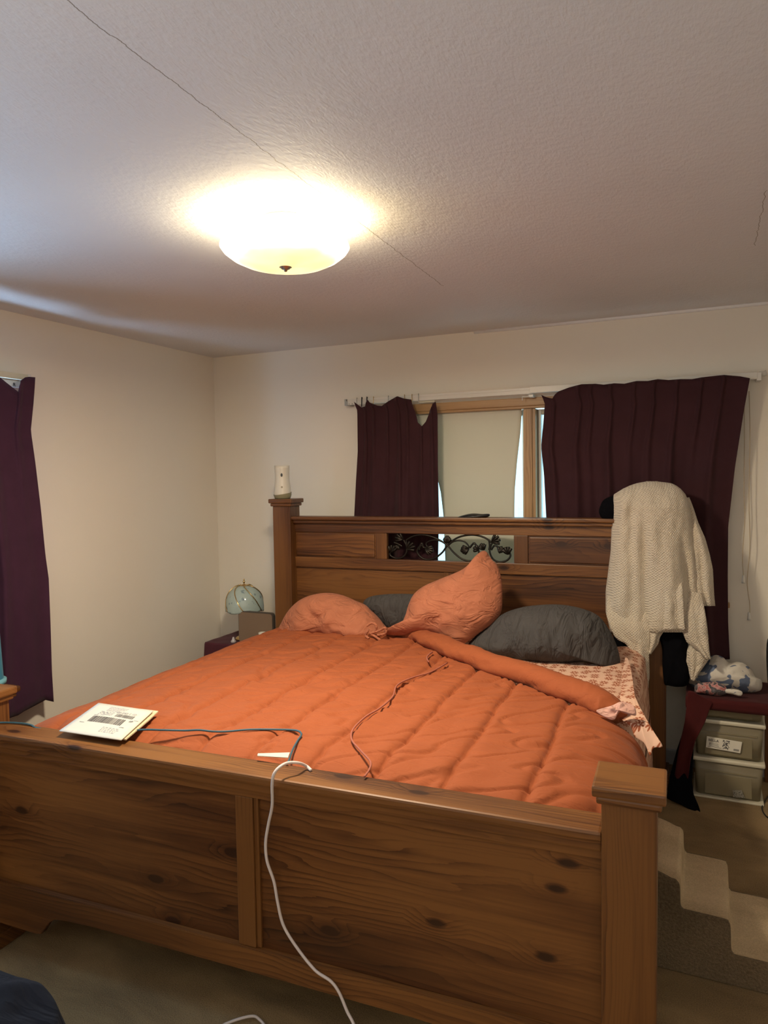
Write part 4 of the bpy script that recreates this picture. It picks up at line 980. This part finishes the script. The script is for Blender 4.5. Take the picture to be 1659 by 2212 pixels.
# left hanging drape, down to the carpet with a pointed tail
def sheetpts(L_, R_2, yv, nu, nv, amp):
    y0, y1 = L_[0][0], L_[-1][0]
    def fn(u, v):
        y = y0+(y1-y0)*v; a_, b2 = interp(L_, y), interp(R_2, y)
        return at(a_+(b2-a_)*u, y, 1, yv(v)-amp*math.sin(u*7)*v)
    gridmesh(bm, fn, nu, nv)
sheetpts([(1492, 1487), (1560, 1479), (1620, 1466), (1690, 1455), (1712, 1462)], [(1492, 1492), (1517, 1540), (1535, 1532), (1560, 1523), (1600, 1502), (1640, 1492), (1712, 1482)], lambda v: -.437-.02*v, 20, 40, .008)
tcloth = mesh_obj('table_cloth', bm, M['maroon'], None, False, True); solid(tcloth, .003, 0); rebase(tcloth); tag(tcloth, 'maroon cloth covering the right side table, hanging at its left', 'cloth')
bm = bmesh.new()
sheetpts([(1560, 1482), (1620, 1462), (1680, 1446), (1725, 1440), (1738, 1470), (1748, 1490), (1757, 1506)], [(1560, 1500), (1620, 1498), (1690, 1495), (1715, 1498), (1738, 1508), (1750, 1512), (1757, 1512)], lambda v: -.40-.155*v**2, 16, 36, .004)
bt = mesh_obj('black_cloth', bm, M['black'], None, False, True); solid(bt, .003, 0); rebase(bt); tag(bt, 'black cloth trailing on the carpet beside the clear storage bins', 'cloth')
# bins
binc = plain('folded_green_cloth', (.13, .14, .085), .9, nscale=20, nstr=.6, ndist=.01); binc2 = plain('mixed_bin_contents', (.30, .25, .17), .9, nscale=20, nstr=.6, ndist=.01)
def storage_bin(z0_, hb, label, content, ch, wx=(3.112, 3.418)):
    t = thing('storage_bin', label, 'storage bin', (3.265, -.23, z0_), group=None)
    x0, x1 = wx; y0, y1 = -.375, -.10
    bm = bmesh.new()
    def wallbox(a0, a1, b0, b1, i): 
        pass
    # tapered tub
    lo = rrect(x0+.012, x1-.012, y0+.012, y1-.012, .02, 4); hi = rrect(x0+.002, x1-.002, y0+.002, y1-.002, .02, 4)
    A = [bm.verts.new((a, b, z0_+.004)) for a, b in lo]; B = [bm.verts.new((a, b, z0_+hb)) for a, b in hi]
    for i in range(len(A)): j = (i+1) % len(A); bm.faces.new((A[i], A[j], B[j], B[i]))
    bm.faces.new(A)
    tub = mesh_obj('tub', bm, M['bin'], t, True, True); solid(tub, .002)
    bm = bmesh.new()
    addbox(bm, x0+.03, x1-.03, y0-.001, y0+.004, z0_+hb*.72, z0_+hb*.76, .001); addbox(bm, x0+.05, x1-.05, y0+.004, y0+.008, z0_+.012, z0_+hb*.66, .002)
    mesh_obj('front_ridge', bm, M['bin'], t, True)
    bm = bmesh.new(); addbox(bm, x0+.022, x1-.022, y0+.022, y1-.022, z0_+.008, z0_+ch, .015); mesh_obj('contents', bm, content, t, True)
    # lid with rounded lip, bowed front
    bm = bmesh.new(); addbox(bm, x0-.006, x1+.006, y0-.008, y1+.006, z0_+hb, z0_+hb+.020, .007)
    for v in bm.verts: v.co.z += .006*math.cos((v.co.x-3.265)/.153*PI/2)
    mesh_obj('lid', bm, M['ivory'], t, True, False)
    return t
b1 = storage_bin(.008, .172, 'clear storage bin with ivory lid, bottom of the stack of three', binc, .13)
bm = bmesh.new(); addbox(bm, 3.11, 3.42, -.385, -.10, 0, .010, .003); mesh_obj('base_rim', bm, M['ivory'], b1, True)
b2 = storage_bin(.205, .165, 'clear storage bin holding a printed package, middle of the stack', binc2, .09)
b3 = storage_bin(.396, .060, 'clear storage bin of folded things, topmost directly under the table', binc, .045)
# printed package label inside the middle bin
pk = thing('package_label', 'white printed package card inside the middle storage bin', 'package', at(1560, 1620, 1, -.379))
q = [at(x, y, 1, -.3785) for x, y in ((1525, 1614), (1527, 1590), (1603, 1603), (1599, 1627))]
bm = bmesh.new(); bm.faces.new([bm.verts.new(v) for v in q]); solid(mesh_obj('card', bm, plain('white_card', (.75, .72, .62), .6), pk, True), .0015)
xdir = (q[2]-q[1]); ydir = (q[1]-q[0])
text('printed_name', 'BELLA', .017, frame_mtx(at(1530, 1600, 1, -.3805), xdir, ydir), ink, pk); text('printed_number', '3', .014, frame_mtx(at(1531, 1608, 1, -.3805), xdir, ydir), ink, pk)
bm = bmesh.new(); random.seed(5)
def ql(a0, a1, b0, b1):
    f = lambda a, b: (q[0].lerp(q[3], a)).lerp(q[1].lerp(q[2], a), b)+Vector((0, -.0015, 0))
    bm.faces.new([bm.verts.new(f(*c)) for c in ((a0, b0), (a1, b0), (a1, b1), (a0, b1))])
for i in range(4): ql(.10, .10+random.uniform(.2, .28), .46-.08*i, .48-.08*i)
for i in range(9):
    for j in range(9):
        if random.random() < .5: ql(.47+i*.022, .488+i*.022, .10+j*.09, .18+j*.09)
for i in range(8): ql(.80+i*.02, .81+i*.02, .12, .30)
ql(.05, .45, .12, .15)
mesh_obj('printing', bm, ink, pk, True)['kind'] = 'stuff'
# small loose wrapped pack in the bottom bin
q2 = [at(x, y, 1, -.379) for x, y in ((1584, 1722), (1583, 1707), (1602, 1707), (1609, 1724))]
bm = bmesh.new(); bm.faces.new([bm.verts.new(v) for v in q2]); oo = solid(mesh_obj('printed_card', bm, plain('speckled_print', (.25, .24, .20), .7, nscale=0, var=.9, vscale=260)), .0015); rebase(oo); tag(oo, 'small speckled printed card in the bottom storage bin', 'card')
# folded clothes on the table
M['blotch'] = blotch(); M['blotch2'] = blotch2()
cl1 = inflate('folded_shirt', [(1484, 1468), (1490, 1455), (1510, 1440), (1525, 1424), (1545, 1415), (1562, 1420), (1575, 1431), (1600, 1430), (1620, 1443), (1632, 1462), (1645, 1470), (1644, 1490), (1622, 1496), (1580, 1497), (1535, 1496), (1500, 1486)], lambda x, y: at(x, y, 1, -.25), (0, -1, .25), .11, M['blotch'], wr=.014, wf=(14, 14, 14), seed=5, K=14)
rebase(cl1); tag(cl1, 'heap of white clothing with blue grey print on the side table', 'clothes')
cl2 = inflate('folded_shirt', [(1500, 1488), (1504, 1476), (1525, 1474), (1550, 1474), (1568, 1484), (1572, 1495), (1562, 1501), (1545, 1503), (1520, 1498), (1503, 1496)], lambda x, y: at(x, y, 1, -.375), (0, -1, .3), .035, M['blotch2'], wr=.008, wf=(25, 25, 25), seed=8, K=10)
rebase(cl2); tag(cl2, 'small pink and black printed garment in front of the white clothes', 'clothes')
cl3 = inflate('white_sleeve', [(1562, 1490), (1580, 1488), (1600, 1492), (1604, 1499), (1598, 1504), (1582, 1500), (1568, 1497)], lambda x, y: at(x, y, 1, -.385), (0, -1, .3), .014, M['blotch'], wr=.006, wf=(30, 30, 30), seed=2, K=8)
cl3.parent = cl1; cl3.matrix_parent_inverse = wmat(cl1).inverted()
# black thing at the picture edge and its wire
bgx = at(1664, 1440, 1, -.22)
bag = inflate('handbag', [(1652+4, 1410), (1668, 1398), (1720, 1396), (1740, 1430), (1740, 1500), (1700, 1520), (1664, 1512), (1656, 1470)], lambda x, y: at(x, y, 1, -.24), (0, -1, 0), .06, plain('black_glossy_quilted', (.01, .01, .01), .3, nscale=60, nstr=.8, ndist=.01), wr=.003)
rebase(bag); bag.location.z = TZ+.004; tag(bag, 'black glossy bag at the right picture edge on the side table', 'bag')
bw_ = rebase(tube('power_cord', [at(x, y, 2, .004) for x, y in ((1690, 1700), (1664, 1716), (1650, 1735), (1646, 1745), (1650, 1757), (1662, 1768), (1690, 1780))], .003, M['blackplastic'], seg=6)); tag(bw_, 'thin black power cord looping on the carpet at the right edge', 'cord')
# pet steps
st = thing('pet_steps', 'tan carpeted three-tread pet steps on the floor beside the bed', 'pet steps', (3.2, -1.57, 0))
sp_ = [(2.975, .004), (2.975, .302), (3.07, .302), (3.087, .296), (3.095, .280), (3.097, .226), (3.104, .212), (3.118, .209), (3.222, .206), (3.236, .198), (3.241, .180), (3.243, .118), (3.250, .103), (3.265, .099), (3.39, .097), (3.405, .088), (3.409, .070), (3.409, .004)]
ss = [(v.x, v.z) for v in catmull([(a, 0, b) for a, b in sp_], 3)]
bm = bmesh.new()
A = [bm.verts.new((x, -1.752, z)) for x, z in ss]; B = [bm.verts.new((x, -1.385, z)) for x, z in ss]
for i in range(len(A)-1): bm.faces.new((A[i], A[i+1], B[i+1], B[i]))
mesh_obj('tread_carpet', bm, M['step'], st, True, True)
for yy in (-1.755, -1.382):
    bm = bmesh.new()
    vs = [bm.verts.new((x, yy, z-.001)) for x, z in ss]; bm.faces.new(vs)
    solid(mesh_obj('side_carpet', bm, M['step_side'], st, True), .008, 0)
# navy draped blanket near the camera
bm = bmesh.new()
def nav(u, v):
    a = 2*PI*u; t = v
    hx, hy2 = .38, .30; cx, cy = 1.625, -3.335
    e = lambda q, k: math.copysign(abs(q)**k, q)
    if t < .5: r = t/.5; z = .505-.035*r**4; rr = r*.93
    else: s = (t-.5)/.5; z = .47-(.466)*s; rr = .93+.07*min(1, s*4)+.05*s
    fx = e(math.cos(a), .55); fyy = e(math.sin(a), .55)
    wv = .018*math.sin(a*9+2*nz(a, t))*sm(.45, .8, t)
    x = cx+(hx*rr+wv)*fx; y = cy+(hy2*rr+wv)*fyy
    z += (.016*nz(x*7+y*4, y*12-x*3)+.008*nz(x*18, y*20))*(1-sm(.55, .9, t)) 
    return Vector((x, y, max(z, .003)))
gridmesh(bm, nav, 160, 60); bmesh.ops.remove_doubles(bm, verts=bm.verts, dist=1e-4)
nb_ = mesh_obj('draped_blanket', bm, M['navy'], None, False, True); rebase(nb_); tag(nb_, 'dark navy blanket heaped over a low seat at the bottom left', 'blanket')
